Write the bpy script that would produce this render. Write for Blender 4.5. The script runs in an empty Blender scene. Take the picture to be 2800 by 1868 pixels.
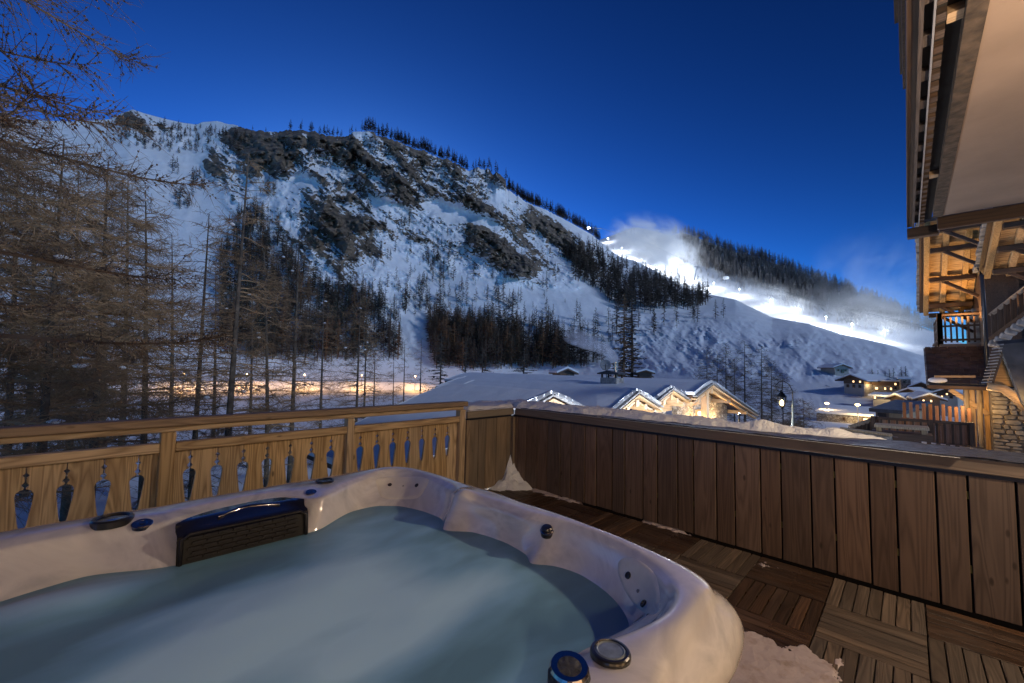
import bpy, math, random
import numpy as np
from mathutils import Vector, Matrix, Euler
from mathutils.bvhtree import BVHTree
random.seed(7); RNG = np.random.default_rng(11)
scene = bpy.context.scene
COL = scene.collection
# ------------------------------------------------------------------ camera
F_PX = 1128.8; YAW, PIT, ROL = [math.radians(a) for a in (43.7505, 3.664, 1.1585)]
_cy, _sy = math.cos(YAW), math.sin(YAW)
_f0 = np.array([_cy, _sy, 0]); _r0 = np.array([_sy, -_cy, 0]); _u0 = np.array([0, 0, 1.])
FW = math.cos(PIT)*_f0 + math.sin(PIT)*_u0
_u = -math.sin(PIT)*_f0 + math.cos(PIT)*_u0
RT = math.cos(ROL)*_r0 + math.sin(ROL)*_u
UP = -math.sin(ROL)*_r0 + math.cos(ROL)*_u
CAM = np.array([0, 0, 1.62])
cam = bpy.data.cameras.new('camera'); camo = bpy.data.objects.new('camera', cam); COL.objects.link(camo)
cam.sensor_width = 36; cam.lens = 36*F_PX/2800; cam.clip_start = 0.05; cam.clip_end = 5000
M = Matrix.Identity(4)
for i in range(3):
    M[i][0], M[i][1], M[i][2], M[i][3] = RT[i], UP[i], -FW[i], CAM[i]
camo.matrix_world = M
scene.camera = camo
def ray(x, y): return FW + (x-1400)/F_PX*RT - (y-934)/F_PX*UP
def PZ(x, y, z): d = ray(x, y); return CAM + (z-CAM[2])/d[2]*d
def PX(x, y, X): d = ray(x, y); return CAM + X/d[0]*d
def PY(x, y, Y): d = ray(x, y); return CAM + Y/d[1]*d
def PD(x, y, D): d = ray(x, y); return CAM + D/np.hypot(d[0], d[1])*d
def pix(P):
    P = np.asarray(P, float) - CAM; z = P@FW
    return 1400 + F_PX*(P@RT)/z, 934 - F_PX*(P@UP)/z
def azel(x, y): d = ray(x, y); return math.atan2(d[1], d[0]), math.atan2(d[2], math.hypot(d[0], d[1]))
# ------------------------------------------------------------------ world, moon, exposure
scene.view_settings.view_transform = 'Standard'; scene.view_settings.look = 'None'
scene.view_settings.exposure = 0; scene.view_settings.gamma = 1
scene.cycles.use_denoising = True
scene.cycles.sample_clamp_indirect = 4
scene.cycles.max_bounces = 6; scene.cycles.diffuse_bounces = 3; scene.cycles.glossy_bounces = 3
scene.cycles.transparent_max_bounces = 8; scene.cycles.volume_bounces = 2
scene.cycles.volume_step_rate = 1.0; scene.cycles.volume_max_steps = 128
scene.cycles.caustics_reflective = False; scene.cycles.caustics_refractive = False
world = bpy.data.worlds.new('World'); scene.world = world; world.use_nodes = True
wn = world.node_tree; wn.nodes.clear()
def nd(nt, t, ins=None, **kw):
    n = nt.nodes.new('ShaderNode'+t)
    for k, v in kw.items(): setattr(n, k, v)
    for k, v in (ins or {}).items():
        s = n.inputs[k]
        if isinstance(v, bpy.types.NodeSocket): nt.links.new(v, s)
        elif isinstance(v, bpy.types.Node): nt.links.new(v.outputs[0], s)
        else:
            if hasattr(s.default_value, '__len__') and not hasattr(v, '__len__'): v = [v]*len(s.default_value)
            if hasattr(v, '__len__') and hasattr(s.default_value, '__len__') and len(s.default_value) == 4 and len(v) == 3: v = (*v, 1)
            s.default_value = v
    return n
MOON_EL, MOON_AZ = math.radians(26), math.radians(-78)     # the moon stands behind the house
SKY_AZ = math.radians(64)                                 # the last dusk glow lies to the left
sky = nd(wn, 'TexSky', sky_type='NISHITA', sun_disc=False, sun_elevation=math.radians(14), sun_rotation=math.pi/2-SKY_AZ,
         altitude=2500, air_density=1.0, dust_density=1.0, ozone_density=6.0)
tint = nd(wn, 'Gamma', {'Color': sky, 'Gamma': 2.2})       # deepens the dusk blue
tint2 = nd(wn, 'MixRGB', {'Fac': 1.0, 'Color1': tint, 'Color2': (1.15, 1.10, 0.74)}, blend_type='MULTIPLY')
wbg = nd(wn, 'Background', {'Color': tint2, 'Strength': 0.0275})
wout = nd(wn, 'OutputWorld', {'Surface': wbg})
sun = bpy.data.lights.new('moon', 'SUN'); sun.energy = 1.22; sun.angle = math.radians(6); sun.color = (0.74, 0.84, 1.0)
suno = bpy.data.objects.new('moon', sun); COL.objects.link(suno)
_sd = Vector((math.cos(MOON_EL)*math.cos(MOON_AZ), math.cos(MOON_EL)*math.sin(MOON_AZ), math.sin(MOON_EL)))
suno.rotation_euler = _sd.to_track_quat('Z', 'Y').to_euler(); suno.location = (0, -20, 30)
# ------------------------------------------------------------------ scene helpers
def tag(o, label=None, cat=None, group=None, kind=None):
    if label: o['label'] = label
    if cat: o['category'] = cat
    if group: o['group'] = group
    if kind: o['kind'] = kind
    return o
def thing(name, label, cat, loc=(0, 0, 0), group=None):
    o = bpy.data.objects.new(name, None); COL.objects.link(o); o.location = loc
    o.empty_display_size = 0.2
    return tag(o, label, cat, group)
def wloc(o):
    p = Vector((0, 0, 0))
    while o is not None: p += o.location; o = o.parent
    return p
class MB:
    def __init__(s): s.v = []; s.f = []; s.mi = []
    def add(s, vs, fs, mi=0):
        b = len(s.v); s.v.extend([tuple(map(float, q)) for q in vs]); s.f.extend([tuple(b+i for i in q) for q in fs]); s.mi.extend([mi]*len(fs)); return s
    def box(s, c, d, rz=0, R=None, mi=0):
        hx, hy, hz = d[0]/2, d[1]/2, d[2]/2
        vs = [Vector((sx*hx, sy*hy, sz*hz)) for sx in (-1, 1) for sy in (-1, 1) for sz in (-1, 1)]
        if R is None and rz: R = Matrix.Rotation(rz, 3, 'Z')
        if R is not None: vs = [R@q for q in vs]
        vs = [q+Vector(c) for q in vs]
        return s.add(vs, [(0, 1, 3, 2), (4, 6, 7, 5), (0, 4, 5, 1), (2, 3, 7, 6), (0, 2, 6, 4), (1, 5, 7, 3)], mi)
    def bar(s, a, b, w, h, up=(0, 0, 1), mi=0):
        a, b = Vector(a), Vector(b); z = (b-a); L = z.length; z.normalize()
        x = Vector(up).cross(z)
        if x.length < 1e-4: x = Vector((1, 0, 0)).cross(z)
        x.normalize(); y = z.cross(x)
        R = Matrix((x, y, z)).transposed()
        return s.box((a+b)/2, (w, h, L), R=R, mi=mi)
    def hexa(s, p, mi=0):   # 4 bottom + 4 top
        return s.add(p, [(3, 2, 1, 0), (4, 5, 6, 7), (0, 1, 5, 4), (1, 2, 6, 5), (2, 3, 7, 6), (3, 0, 4, 7)], mi)
    def prism(s, poly, ext, mi=0):   # polygon of 3d points, extruded by a vector
        n = len(poly); e = Vector(ext); p = [Vector(q) for q in poly]
        return s.add(p+[q+e for q in p], [tuple(range(n-1, -1, -1)), tuple(range(n, 2*n))]+[(i, (i+1) % n, n+(i+1) % n, n+i) for i in range(n)], mi)
    def tube(s, pts, rad, n=6, cap=True, mi=0):
        pts = [Vector(p) for p in pts]; m = len(pts)
        if not hasattr(rad, '__len__'): rad = [rad]*m
        vs = []; ref = None
        for i in range(m):
            t = (pts[min(i+1, m-1)]-pts[max(i-1, 0)]).normalized()
            if ref is None:
                ref = Vector((0, 0, 1)) if abs(t.z) < .9 else Vector((1, 0, 0))
            x = ref.cross(t); x = x.normalized() if x.length > 1e-5 else Vector((1, 0, 0)); y = t.cross(x); ref = y.cross(t)*-1 if False else ref
            for k in range(n):
                a = 2*math.pi*k/n; vs.append(pts[i]+(x*math.cos(a)+y*math.sin(a))*rad[i])
        fs = [(i*n+k, i*n+(k+1) % n, (i+1)*n+(k+1) % n, (i+1)*n+k) for i in range(m-1) for k in range(n)]
        if cap: fs += [tuple(range(n-1, -1, -1)), tuple((m-1)*n+k for k in range(n))]
        return s.add(vs, fs, mi)
    def lathe(s, c, prof, n=24, axis=(0, 0, 1), sx=1, sy=1, xdir=None, mi=0):   # prof = [(r, h)]
        z = Vector(axis).normalized(); x = Vector(xdir) if xdir is not None else Vector((0, 0, 1)).cross(z)
        x = x-z*x.dot(z)
        if x.length < 1e-3: x = Vector((1, 0, 0)) - z*z.x
        x.normalize(); y = z.cross(x); c = Vector(c); vs = []; m = len(prof)
        for r, h in prof:
            for k in range(n):
                a = 2*math.pi*k/n; vs.append(c+x*(r*sx*math.cos(a))+y*(r*sy*math.sin(a))+z*h)
        fs = [(i*n+k, i*n+(k+1) % n, (i+1)*n+(k+1) % n, (i+1)*n+k) for i in range(m-1) for k in range(n)]
        fs += [tuple(range(n-1, -1, -1)), tuple((m-1)*n+k for k in range(n))]
        return s.add(vs, fs, mi)
    def build(s, name, mats, parent=None, smooth=False, bevel=0):
        me = bpy.data.meshes.new(name); off = wloc(parent)
        me.from_pydata([(a-off.x, b-off.y, c-off.z) for a, b, c in s.v], [], s.f)
        if not isinstance(mats, (list, tuple)): mats = [mats]
        for m_ in mats: me.materials.append(m_)
        if len(mats) > 1: me.polygons.foreach_set('material_index', s.mi)
        if smooth: me.polygons.foreach_set('use_smooth', [True]*len(me.polygons))
        me.update()
        o = bpy.data.objects.new(name, me); COL.objects.link(o); o.parent = parent
        if bevel:
            b = o.modifiers.new('bevel', 'BEVEL'); b.width = bevel; b.segments = 1; b.limit_method = 'ANGLE'
        return o
def np_mesh(name, V, Fq, mats, parent=None, smooth=True, attrs=None):
    me = bpy.data.meshes.new(name); V = np.asarray(V, np.float32); Fq = np.asarray(Fq, np.int32)
    k = Fq.shape[1]
    me.vertices.add(len(V)); me.vertices.foreach_set('co', V.ravel())
    me.loops.add(Fq.size); me.loops.foreach_set('vertex_index', Fq.ravel())
    me.polygons.add(len(Fq)); me.polygons.foreach_set('loop_start', np.arange(0, Fq.size, k, dtype=np.int32))
    me.polygons.foreach_set('loop_total', np.full(len(Fq), k, np.int32))
    me.polygons.foreach_set('use_smooth', np.full(len(Fq), smooth))
    for m_ in (mats if isinstance(mats, (list, tuple)) else [mats]): me.materials.append(m_)
    for a, d in (attrs or {}).items():
        at = me.attributes.new(a, 'FLOAT', 'POINT'); at.data.foreach_set('value', np.asarray(d, np.float32).ravel())
    me.update(calc_edges=True); me.validate()
    o = bpy.data.objects.new(name, me); COL.objects.link(o); o.parent = parent
    return o
def copy_tree(o, parent=None):
    c = o.copy(); COL.objects.link(c); c.parent = parent
    for ch in list(o.children): copy_tree(ch, c)
    return c
def grid_faces(nu, nv, wrap=False):
    i, j = np.meshgrid(np.arange(nu if wrap else nu-1), np.arange(nv-1), indexing='ij')
    a = i*nv+j; b = ((i+1) % nu)*nv+j
    return np.stack([a, b, b+1, a+1], -1).reshape(-1, 4)
# numpy noise
def _h(ix, iy, iz):
    n = (ix.astype(np.int64)*374761393 + iy.astype(np.int64)*668265263 + iz.astype(np.int64)*2147483647) & 0xffffffff
    n = ((n ^ (n >> 13))*1274126177) & 0xffffffff
    n = ((n ^ (n >> 16))*2246822519) & 0xffffffff
    return ((n ^ (n >> 15)) & 0xffff)/65535.0
def vnoise(x, y, z=0.0):
    x, y = np.asarray(x, float), np.asarray(y, float); z = np.broadcast_to(np.asarray(z, float), np.broadcast(x, y).shape)
    x, y = np.broadcast_arrays(x, y)
    X, Y, Z = np.floor(x), np.floor(y), np.floor(z); a, b, c = x-X, y-Y, z-Z
    a, b, c = [t*t*t*(t*(t*6-15)+10) for t in (a, b, c)]
    r = 0
    for i in (0, 1):
        for j in (0, 1):
            for k in (0, 1):
                r = r + _h(X+i, Y+j, Z+k)*(a if i else 1-a)*(b if j else 1-b)*(c if k else 1-c)
    return r*2-1
def fbm(x, y, z=0.0, o=4, g=0.5):
    r = 0; A = 1; s = 0
    for i in range(o):
        r = r + A*vnoise(x*2**i+i*17.3, y*2**i+i*9.1, np.asarray(z)*2**i+i*5.7); s += A; A *= g
    return r/s
def ridged(x, y, z=0.0, o=4, g=0.55):
    r = 0; A = 1; s = 0
    for i in range(o):
        r = r + A*(1-2*np.abs(vnoise(x*2**i+i*7.3, y*2**i+i*3.1, np.asarray(z)*2**i+i*1.7))); s += A; A *= g
    return r/s
def sst(a, b, x): t = np.clip((x-a)/(b-a), 0, 1); return t*t*(3-2*t)
# ------------------------------------------------------------------ materials
def new_mat(name):
    m = bpy.data.materials.new(name); m.use_nodes = True; nt = m.node_tree; nt.nodes.clear()
    b = nd(nt, 'BsdfPrincipled'); nd(nt, 'OutputMaterial', {'Surface': b.outputs[0]})
    return m, nt, b
def ramp(nt, fac, stops, interp='LINEAR'):
    r = nd(nt, 'ValToRGB', {'Fac': fac}); r.color_ramp.interpolation = interp
    e = r.color_ramp.elements
    while len(e) < len(stops): e.new(0.5)
    for el, (p, c) in zip(e, stops): el.position = p; el.color = (*c, 1) if len(c) == 3 else c
    return r.outputs[0]
def vecs(nt, scale=(1, 1, 1), rnd=True, kind='Object'):
    tc = nd(nt, 'TexCoord'); v = tc.outputs[kind]
    if rnd:
        oi = nd(nt, 'ObjectInfo'); mu = nd(nt, 'Math', {0: oi.outputs['Random'], 1: 71.0}, operation='MULTIPLY')
        v = nd(nt, 'VectorMath', {0: v, 1: mu.outputs[0]}, operation='ADD').outputs[0]
    return nd(nt, 'Mapping', {'Vector': v, 'Scale': scale}).outputs[0]
def mixc(nt, fac, a, b, mode='MIX'):
    return nd(nt, 'MixRGB', {'Fac': fac, 'Color1': a, 'Color2': b}, blend_type=mode).outputs[0]
def mth(nt, op, a, b=0.0, clamp=False):
    return nd(nt, 'Math', {0: a, 1: b}, operation=op, use_clamp=clamp).outputs[0]
def wood(name, dark, light, axis='Z', rough=0.62, var=0.35, knots=True, grain=1.0, weather=None, bump=0.25, wet=0, flat=None):
    m, nt, b = new_mat(name)
    k = {'X': 0, 'Y': 1, 'Z': 2}[axis]
    s1 = [9.0]*3; s1[k] = 0.55; s2 = [70.0]*3; s2[k] = 2.2
    v1 = vecs(nt, s1); v2 = vecs(nt, s2)
    n0 = nd(nt, 'TexNoise', {'Vector': v1, 'Scale': 1.0, 'Detail': 2.0, 'Distortion': 0.6})
    rings = mth(nt, 'FRACT', mth(nt, 'MULTIPLY', n0.outputs[0], 11.0*grain))
    rings = mth(nt, 'ABSOLUTE', mth(nt, 'SUBTRACT', rings, 0.5))
    n1 = nd(nt, 'TexNoise', {'Vector': v2, 'Scale': 1.0, 'Detail': 3.0})
    f = mth(nt, 'ADD', mth(nt, 'MULTIPLY', rings, 1.1), mth(nt, 'MULTIPLY', n1.outputs[0], 0.55))
    c = ramp(nt, f, [(0.15, dark), (0.75, light)])
    oi = nd(nt, 'ObjectInfo')
    hv = nd(nt, 'HueSaturation', {'Hue': 0.5, 'Saturation': mth(nt, 'ADD', mth(nt, 'MULTIPLY', oi.outputs['Random'], 0.3), 0.85),
            'Value': mth(nt, 'ADD', mth(nt, 'MULTIPLY', mth(nt, 'FRACT', mth(nt, 'MULTIPLY', oi.outputs['Random'], 7.31)), var), 1-var/2), 'Color': c})
    c = hv.outputs[0]
    if knots:
        sk = [7.5]*3; sk[k] = 2.9
        if flat is not None: sk[flat] = 0.0
        vo = nd(nt, 'TexVoronoi', {'Vector': vecs(nt, sk), 'Scale': 1.0, 'Randomness': 1.0})
        kf = ramp(nt, vo.outputs['Distance'], [(0.0, (1, 1, 1)), (0.055, (0.85, 0.85, 0.85)), (0.10, (0, 0, 0))])
        c = mixc(nt, mth(nt, 'MULTIPLY', kf, 0.8), c, [q*0.30 for q in dark])
    if weather:
        nw = nd(nt, 'TexNoise', {'Vector': vecs(nt, [3.0 if i != k else 0.8 for i in range(3)]), 'Scale': 1.0, 'Detail': 4.0})
        wf = ramp(nt, nw.outputs[0], [(0.38, (0, 0, 0)), (0.68, (1, 1, 1))])
        c = mixc(nt, wf, c, weather)
    nt.links.new(c, b.inputs['Base Color'])
    b.inputs['Roughness'].default_value = rough
    if wet:
        wr = nd(nt, 'TexNoise', {'Vector': vecs(nt, (2, 2, 2), False), 'Scale': 1.0, 'Detail': 3.0})
        nt.links.new(ramp(nt, wr.outputs[0], [(0.4, (rough,)*3), (0.62, (wet,)*3)]), b.inputs['Roughness'])
    bm = nd(nt, 'Bump', {'Strength': bump, 'Distance': 0.004, 'Height': f})
    nt.links.new(bm.outputs[0], b.inputs['Normal'])
    return m
def plain(name, col, rough=0.5, metal=0.0, noise=0.0, nscale=8.0, emit=None, estr=0.0, coat=0.0, bump=0.0, bscale=30.0, kind='Object'):
    m, nt, b = new_mat(name)
    b.inputs['Base Color'].default_value = (*col, 1); b.inputs['Roughness'].default_value = rough; b.inputs['Metallic'].default_value = metal
    if coat: b.inputs['Coat Weight'].default_value = coat; b.inputs['Coat Roughness'].default_value = 0.08
    if noise:
        n = nd(nt, 'TexNoise', {'Vector': vecs(nt, (nscale,)*3), 'Scale': 1.0, 'Detail': 5.0})
        c = ramp(nt, n.outputs[0], [(0.3, [q*(1-noise) for q in col]), (0.7, [min(1, q*(1+noise)) for q in col])])
        nt.links.new(c, b.inputs['Base Color'])
    if bump:
        n = nd(nt, 'TexNoise', {'Vector': vecs(nt, (bscale,)*3), 'Scale': 1.0, 'Detail': 4.0})
        nt.links.new(nd(nt, 'Bump', {'Strength': bump, 'Distance': 0.02, 'Height': n.outputs[0]}).outputs[0], b.inputs['Normal'])
    if emit: b.inputs['Emission Color'].default_value = (*emit, 1); b.inputs['Emission Strength'].default_value = estr
    return m
def snow_mat(name, scale=3.0, bump=0.5, dist=0.03, dirt=0.0, col=(0.80, 0.82, 0.86)):
    m, nt, b = new_mat(name)
    n = nd(nt, 'TexNoise', {'Vector': vecs(nt, (scale,)*3, False), 'Scale': 1.0, 'Detail': 6.0, 'Roughness': 0.6})
    c = ramp(nt, n.outputs[0], [(0.3, [q*0.9 for q in col]), (0.7, col)])
    if dirt:
        d = nd(nt, 'TexNoise', {'Vector': vecs(nt, (9,)*3, False), 'Scale': 1.0, 'Detail': 6.0, 'Roughness': 0.7})
        c = mixc(nt, mth(nt, 'MULTIPLY', ramp(nt, d.outputs[0], [(0.5, (0, 0, 0)), (0.7, (1, 1, 1))]), dirt), c, (0.25, 0.19, 0.15))
    nt.links.new(c, b.inputs['Base Color']); b.inputs['Roughness'].default_value = 0.55
    n2 = nd(nt, 'TexNoise', {'Vector': vecs(nt, (scale*4,)*3, False), 'Scale': 1.0, 'Detail': 5.0})
    nt.links.new(nd(nt, 'Bump', {'Strength': bump, 'Distance': dist, 'Height': n2.outputs[0]}).outputs[0], b.inputs['Normal'])
    return m
WARM = (1.0, 0.62, 0.27)
def point(name, loc, power, col=WARM, size=0.08, parent=None, spot=None, aim=None):
    l = bpy.data.lights.new(name, 'SPOT' if spot else 'POINT'); l.energy = power; l.color = col; l.shadow_soft_size = size
    o = bpy.data.objects.new(name, l); COL.objects.link(o); o.location = Vector(loc)-wloc(parent); o.parent = parent
    if spot:
        l.spot_size = math.radians(spot); l.spot_blend = 0.5
        o.rotation_euler = (Vector(loc)-Vector(aim)).to_track_quat('Z', 'Y').to_euler()
    return o
snowM = snow_mat('snow'); snowN = snow_mat('snow_near', 14.0, 0.9, 0.02, 0.1); snowD = snow_mat('dirty_snow', 12.0, 0.45, 0.012, 0.85, (0.42, 0.36, 0.37))
# ------------------------------------------------------------------ terrain materials
def rock_snow_mat(name, rock1, rock2, nscale, snow=(0.80, 0.82, 0.87), bdist=1.2, speck=0.5, strat=False):
    m, nt, b = new_mat(name)
    at = nd(nt, 'Attribute', attribute_name='rock')
    n = nd(nt, 'TexNoise', {'Vector': vecs(nt, (nscale, nscale, nscale*1.8), False), 'Scale': 1.0, 'Detail': 8.0, 'Roughness': 0.65})
    f = mth(nt, 'ADD', at.outputs['Fac'], mth(nt, 'MULTIPLY', mth(nt, 'SUBTRACT', n.outputs[0], 0.5), 1.15*speck*2))
    if strat:
        au, aw = nd(nt, 'Attribute', attribute_name='along'), nd(nt, 'Attribute', attribute_name='across')
        cx = nd(nt, 'CombineXYZ', {0: mth(nt, 'MULTIPLY', au.outputs['Fac'], 1/26.0), 1: mth(nt, 'MULTIPLY', aw.outputs['Fac'], 1/6.5)})
        ns = nd(nt, 'TexNoise', {'Vector': cx, 'Scale': 1.0, 'Detail': 6.0, 'Roughness': 0.62, 'Distortion': 0.4})
        f = mth(nt, 'ADD', f, mth(nt, 'MULTIPLY', mth(nt, 'SUBTRACT', ns.outputs[0], 0.5), 1.15))
    f = ramp(nt, f, [(0.44, (0, 0, 0)), (0.54, (1, 1, 1))])
    n2 = nd(nt, 'TexNoise', {'Vector': vecs(nt, (nscale*0.5, nscale*0.5, nscale), False), 'Scale': 1.0, 'Detail': 6.0})
    rc = ramp(nt, n2.outputs[0], [(0.3, rock1), (0.62, rock2)])
    n3 = nd(nt, 'TexNoise', {'Vector': vecs(nt, (nscale*0.35,)*3, False), 'Scale': 1.0, 'Detail': 7.0, 'Roughness': 0.6})
    sc = ramp(nt, n3.outputs[0], [(0.3, [q*0.86 for q in snow]), (0.65, snow)])
    nt.links.new(mixc(nt, f, sc, rc), b.inputs['Base Color']); b.inputs['Roughness'].default_value = 0.75
    hb = mth(nt, 'ADD', mth(nt, 'MULTIPLY', n.outputs[0], 0.6), mth(nt, 'MULTIPLY', n3.outputs[0], 0.5))
    nt.links.new(nd(nt, 'Bump', {'Strength': 0.38, 'Distance': bdist, 'Height': hb}).outputs[0], b.inputs['Normal'])
    return m
mtnM = rock_snow_mat('rock_and_snow', (0.017, 0.015, 0.013), (0.195, 0.148, 0.108), 0.16, bdist=1.7, speck=.30, strat=True)
farM = rock_snow_mat('far_rock_and_snow', (0.03, 0.027, 0.025), (0.10, 0.08, 0.06), 0.10, bdist=2.0, strat=True)
groundM = rock_snow_mat('valley_snow', (0.05, 0.04, 0.03), (0.12, 0.09, 0.06), 0.5, bdist=0.25, speck=0.35)
# ------------------------------------------------------------------ image-plane masks used to lay out where cliffs stand (evaluated once on the terrain points)
GW, GH, GS = 400, 260, 8
def poly_raster(polys, blur=2):
    yy, xx = np.meshgrid(np.arange(GH)*GS-100.0, np.arange(GW)*GS-200.0, indexing='ij')
    out = np.zeros((GH, GW))
    for poly, val in polys:
        ins = np.zeros((GH, GW), bool); n = len(poly)
        for i in range(n):
            (x1, y1), (x2, y2) = poly[i], poly[(i+1) % n]
            if y1 == y2: continue
            c = ((yy >= min(y1, y2)) & (yy < max(y1, y2)) & (xx < x1+(yy-y1)*(x2-x1)/(y2-y1)))
            ins ^= c
        out = np.maximum(out, ins*val)
    for _ in range(blur):
        for ax in (0, 1): out = (np.roll(out, 1, ax)+2*out+np.roll(out, -1, ax))/4
    return out
def rsample(R, x, y):
    gx = np.clip((x+200)/GS, 0, GW-1.01); gy = np.clip((y+100)/GS, 0, GH-1.01)
    i, j = gy.astype(int), gx.astype(int); a, b = gy-i, gx-j
    return R[i, j]*(1-a)*(1-b)+R[i+1, j]*a*(1-b)+R[i, j+1]*(1-a)*b+R[i+1, j+1]*a*b
def ctl(rows):   # rows of (px, py, d) -> sorted az arrays
    a = [(azel(x, y)[0], azel(x, y)[1], d) for x, y, d in rows]; a.sort()
    return np.array(a)
ridgeA = ctl([(-700, 380, 820), (-300, 340, 800), (0, 312, 800), (79, 328, 800), (200, 332, 790), (300, 326, 780), (328, 312, 775), (362, 299, 770), (395, 310, 770), (455, 326, 760), (502, 336, 755), (538, 341, 750),
  (553, 334, 745), (593, 331, 730), (633, 340, 700), (664, 347, 640), (695, 355, 600), (742, 358, 570), (844, 357, 520), (899, 370, 500), (946, 370, 490), (967, 361, 480), (987, 357, 475), (1015, 362, 470),
  (1061, 377, 470), (1122, 399, 470), (1168, 419, 475), (1217, 434, 475), (1252, 447, 475), (1283, 466, 475), (1290, 464, 470), (1307, 458, 470), (1336, 463, 470), (1348, 478, 470), (1357, 466, 468), (1382, 489, 466), (1386, 518, 480),
  (1393, 522, 490), (1443, 552, 500), (1497, 576, 510), (1527, 590, 520), (1569, 614, 530), (1619, 642, 545), (1665, 680, 560), (1690, 700, 560), (1740, 716, 540), (1789, 738, 520), (1816, 755, 505), (1874, 788, 480),
  (1925, 803, 460), (1959, 809, 450), (2010, 819, 430), (2112, 868, 390), (2214, 886, 350), (2300, 914, 330), (2420, 940, 310), (2560, 985, 300), (2800, 1000, 300), (3100, 1010, 300)])
footA = np.array(sorted([(math.radians(a), d, z) for a, d, z in [(120, 215, -9.5), (60, 215, -9.5), (40, 200, -11), (30, 170, -10), (20, 130, -8.5), (10, 95, -8.2), (0, 90, -8.2), (-30, 90, -8.2)]]))
ridgeB = ctl([(1300, 640, 900), (1500, 650, 880), (1640, 656, 860), (1704, 633, 850), (1731, 622, 840), (1745, 622, 840), (1806, 636, 820), (1827, 650, 800), (1840, 642, 760), (1867, 636, 740), (1891, 643, 730), (1942, 663, 720),
  (2010, 690, 700), (2078, 706, 680), (2129, 724, 660), (2180, 745, 640), (2248, 775, 620), (2300, 797, 600), (2420, 850, 560), (2526, 897, 530), (2660, 950, 500), (2900, 1000, 480), (3100, 1020, 480)])
polyX = [([(540, 460), (590, 390), (650, 345), (740, 345), (840, 345), (900, 355), (985, 325), (1060, 350), (1140, 380), (1250, 420), (1300, 435), (1395, 490), (1335, 545), (1400, 600), (1470, 640), (1330, 590), (1260, 565), (1200, 545), (1120, 560), (1060, 545), (1000, 535), (940, 560), (880, 500), (820, 470), (760, 490), (700, 440), (640, 465), (600, 480)], 1.0),
  ([(640, 380), (700, 375), (720, 470), (690, 500), (640, 440)], 1.0), ([(560, 470), (620, 440), (680, 500), (650, 560), (600, 520)], .75),
  ([(830, 500), (900, 520), (930, 600), (970, 690), (900, 640), (850, 590)], .95), ([(1260, 600), (1330, 625), (1480, 735), (1440, 760), (1360, 720), (1290, 670)], 1.0),
  ([(1400, 585), (1530, 615), (1640, 690), (1690, 730), (1600, 720), (1500, 660)], 1.0), ([(950, 590), (1060, 600), (1060, 622), (960, 625)], .9), ([(1060, 628), (1200, 650), (1190, 660), (1075, 648)], 0.9),
  ([(1286, 455), (1390, 455), (1390, 525), (1330, 520)], 1.0), ([(1160, 640), (1260, 660), (1330, 740), (1240, 700)], .7), ([(780, 560), (830, 580), (900, 690), (850, 680)], .75),
  ([(1010, 560), (1160, 560), (1320, 640), (1100, 640)], .47), ([(560, 460), (1000, 520), (1100, 680), (900, 740), (640, 600)], .43), ([(1000, 560), (1500, 640), (1680, 740), (1600, 800), (1300, 760), (1050, 680)], .38),
  ([(310, 330), (365, 296), (450, 330), (500, 350), (430, 362), (340, 345)], .9), ([(330, 360), (680, 350), (640, 410), (380, 390)], .5), ([(660, 560), (900, 620), (1150, 760), (1100, 860), (800, 760)], .30), ([(330, 420), (560, 420), (520, 640), (420, 600)], .2), ([(1900, 880), (1990, 900), (1960, 940), (1890, 920)], .55), ([(2060, 940), (2230, 925), (2230, 935), (2070, 950)], .9), ([(1640, 860), (1950, 850), (2560, 960), (2560, 1060), (1700, 1010)], .27), ([(1385, 525), (1500, 580), (1650, 670), (1700, 770), (1560, 770), (1400, 640), (1340, 590)], .52), ([(1850, 930), (1960, 950), (2000, 1000), (1900, 980)], .5), ([(1700, 900), (1800, 890), (1850, 930), (1760, 950)], .4)]
rockR = poly_raster(polyX)
smoothR = poly_raster([([(320, 420), (560, 420), (520, 520), (640, 600), (660, 760), (420, 700)], 1.0), ([(1640, 850), (1950, 830), (2560, 950), (2560, 1120), (1700, 1030)], .9)], 6)
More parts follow.
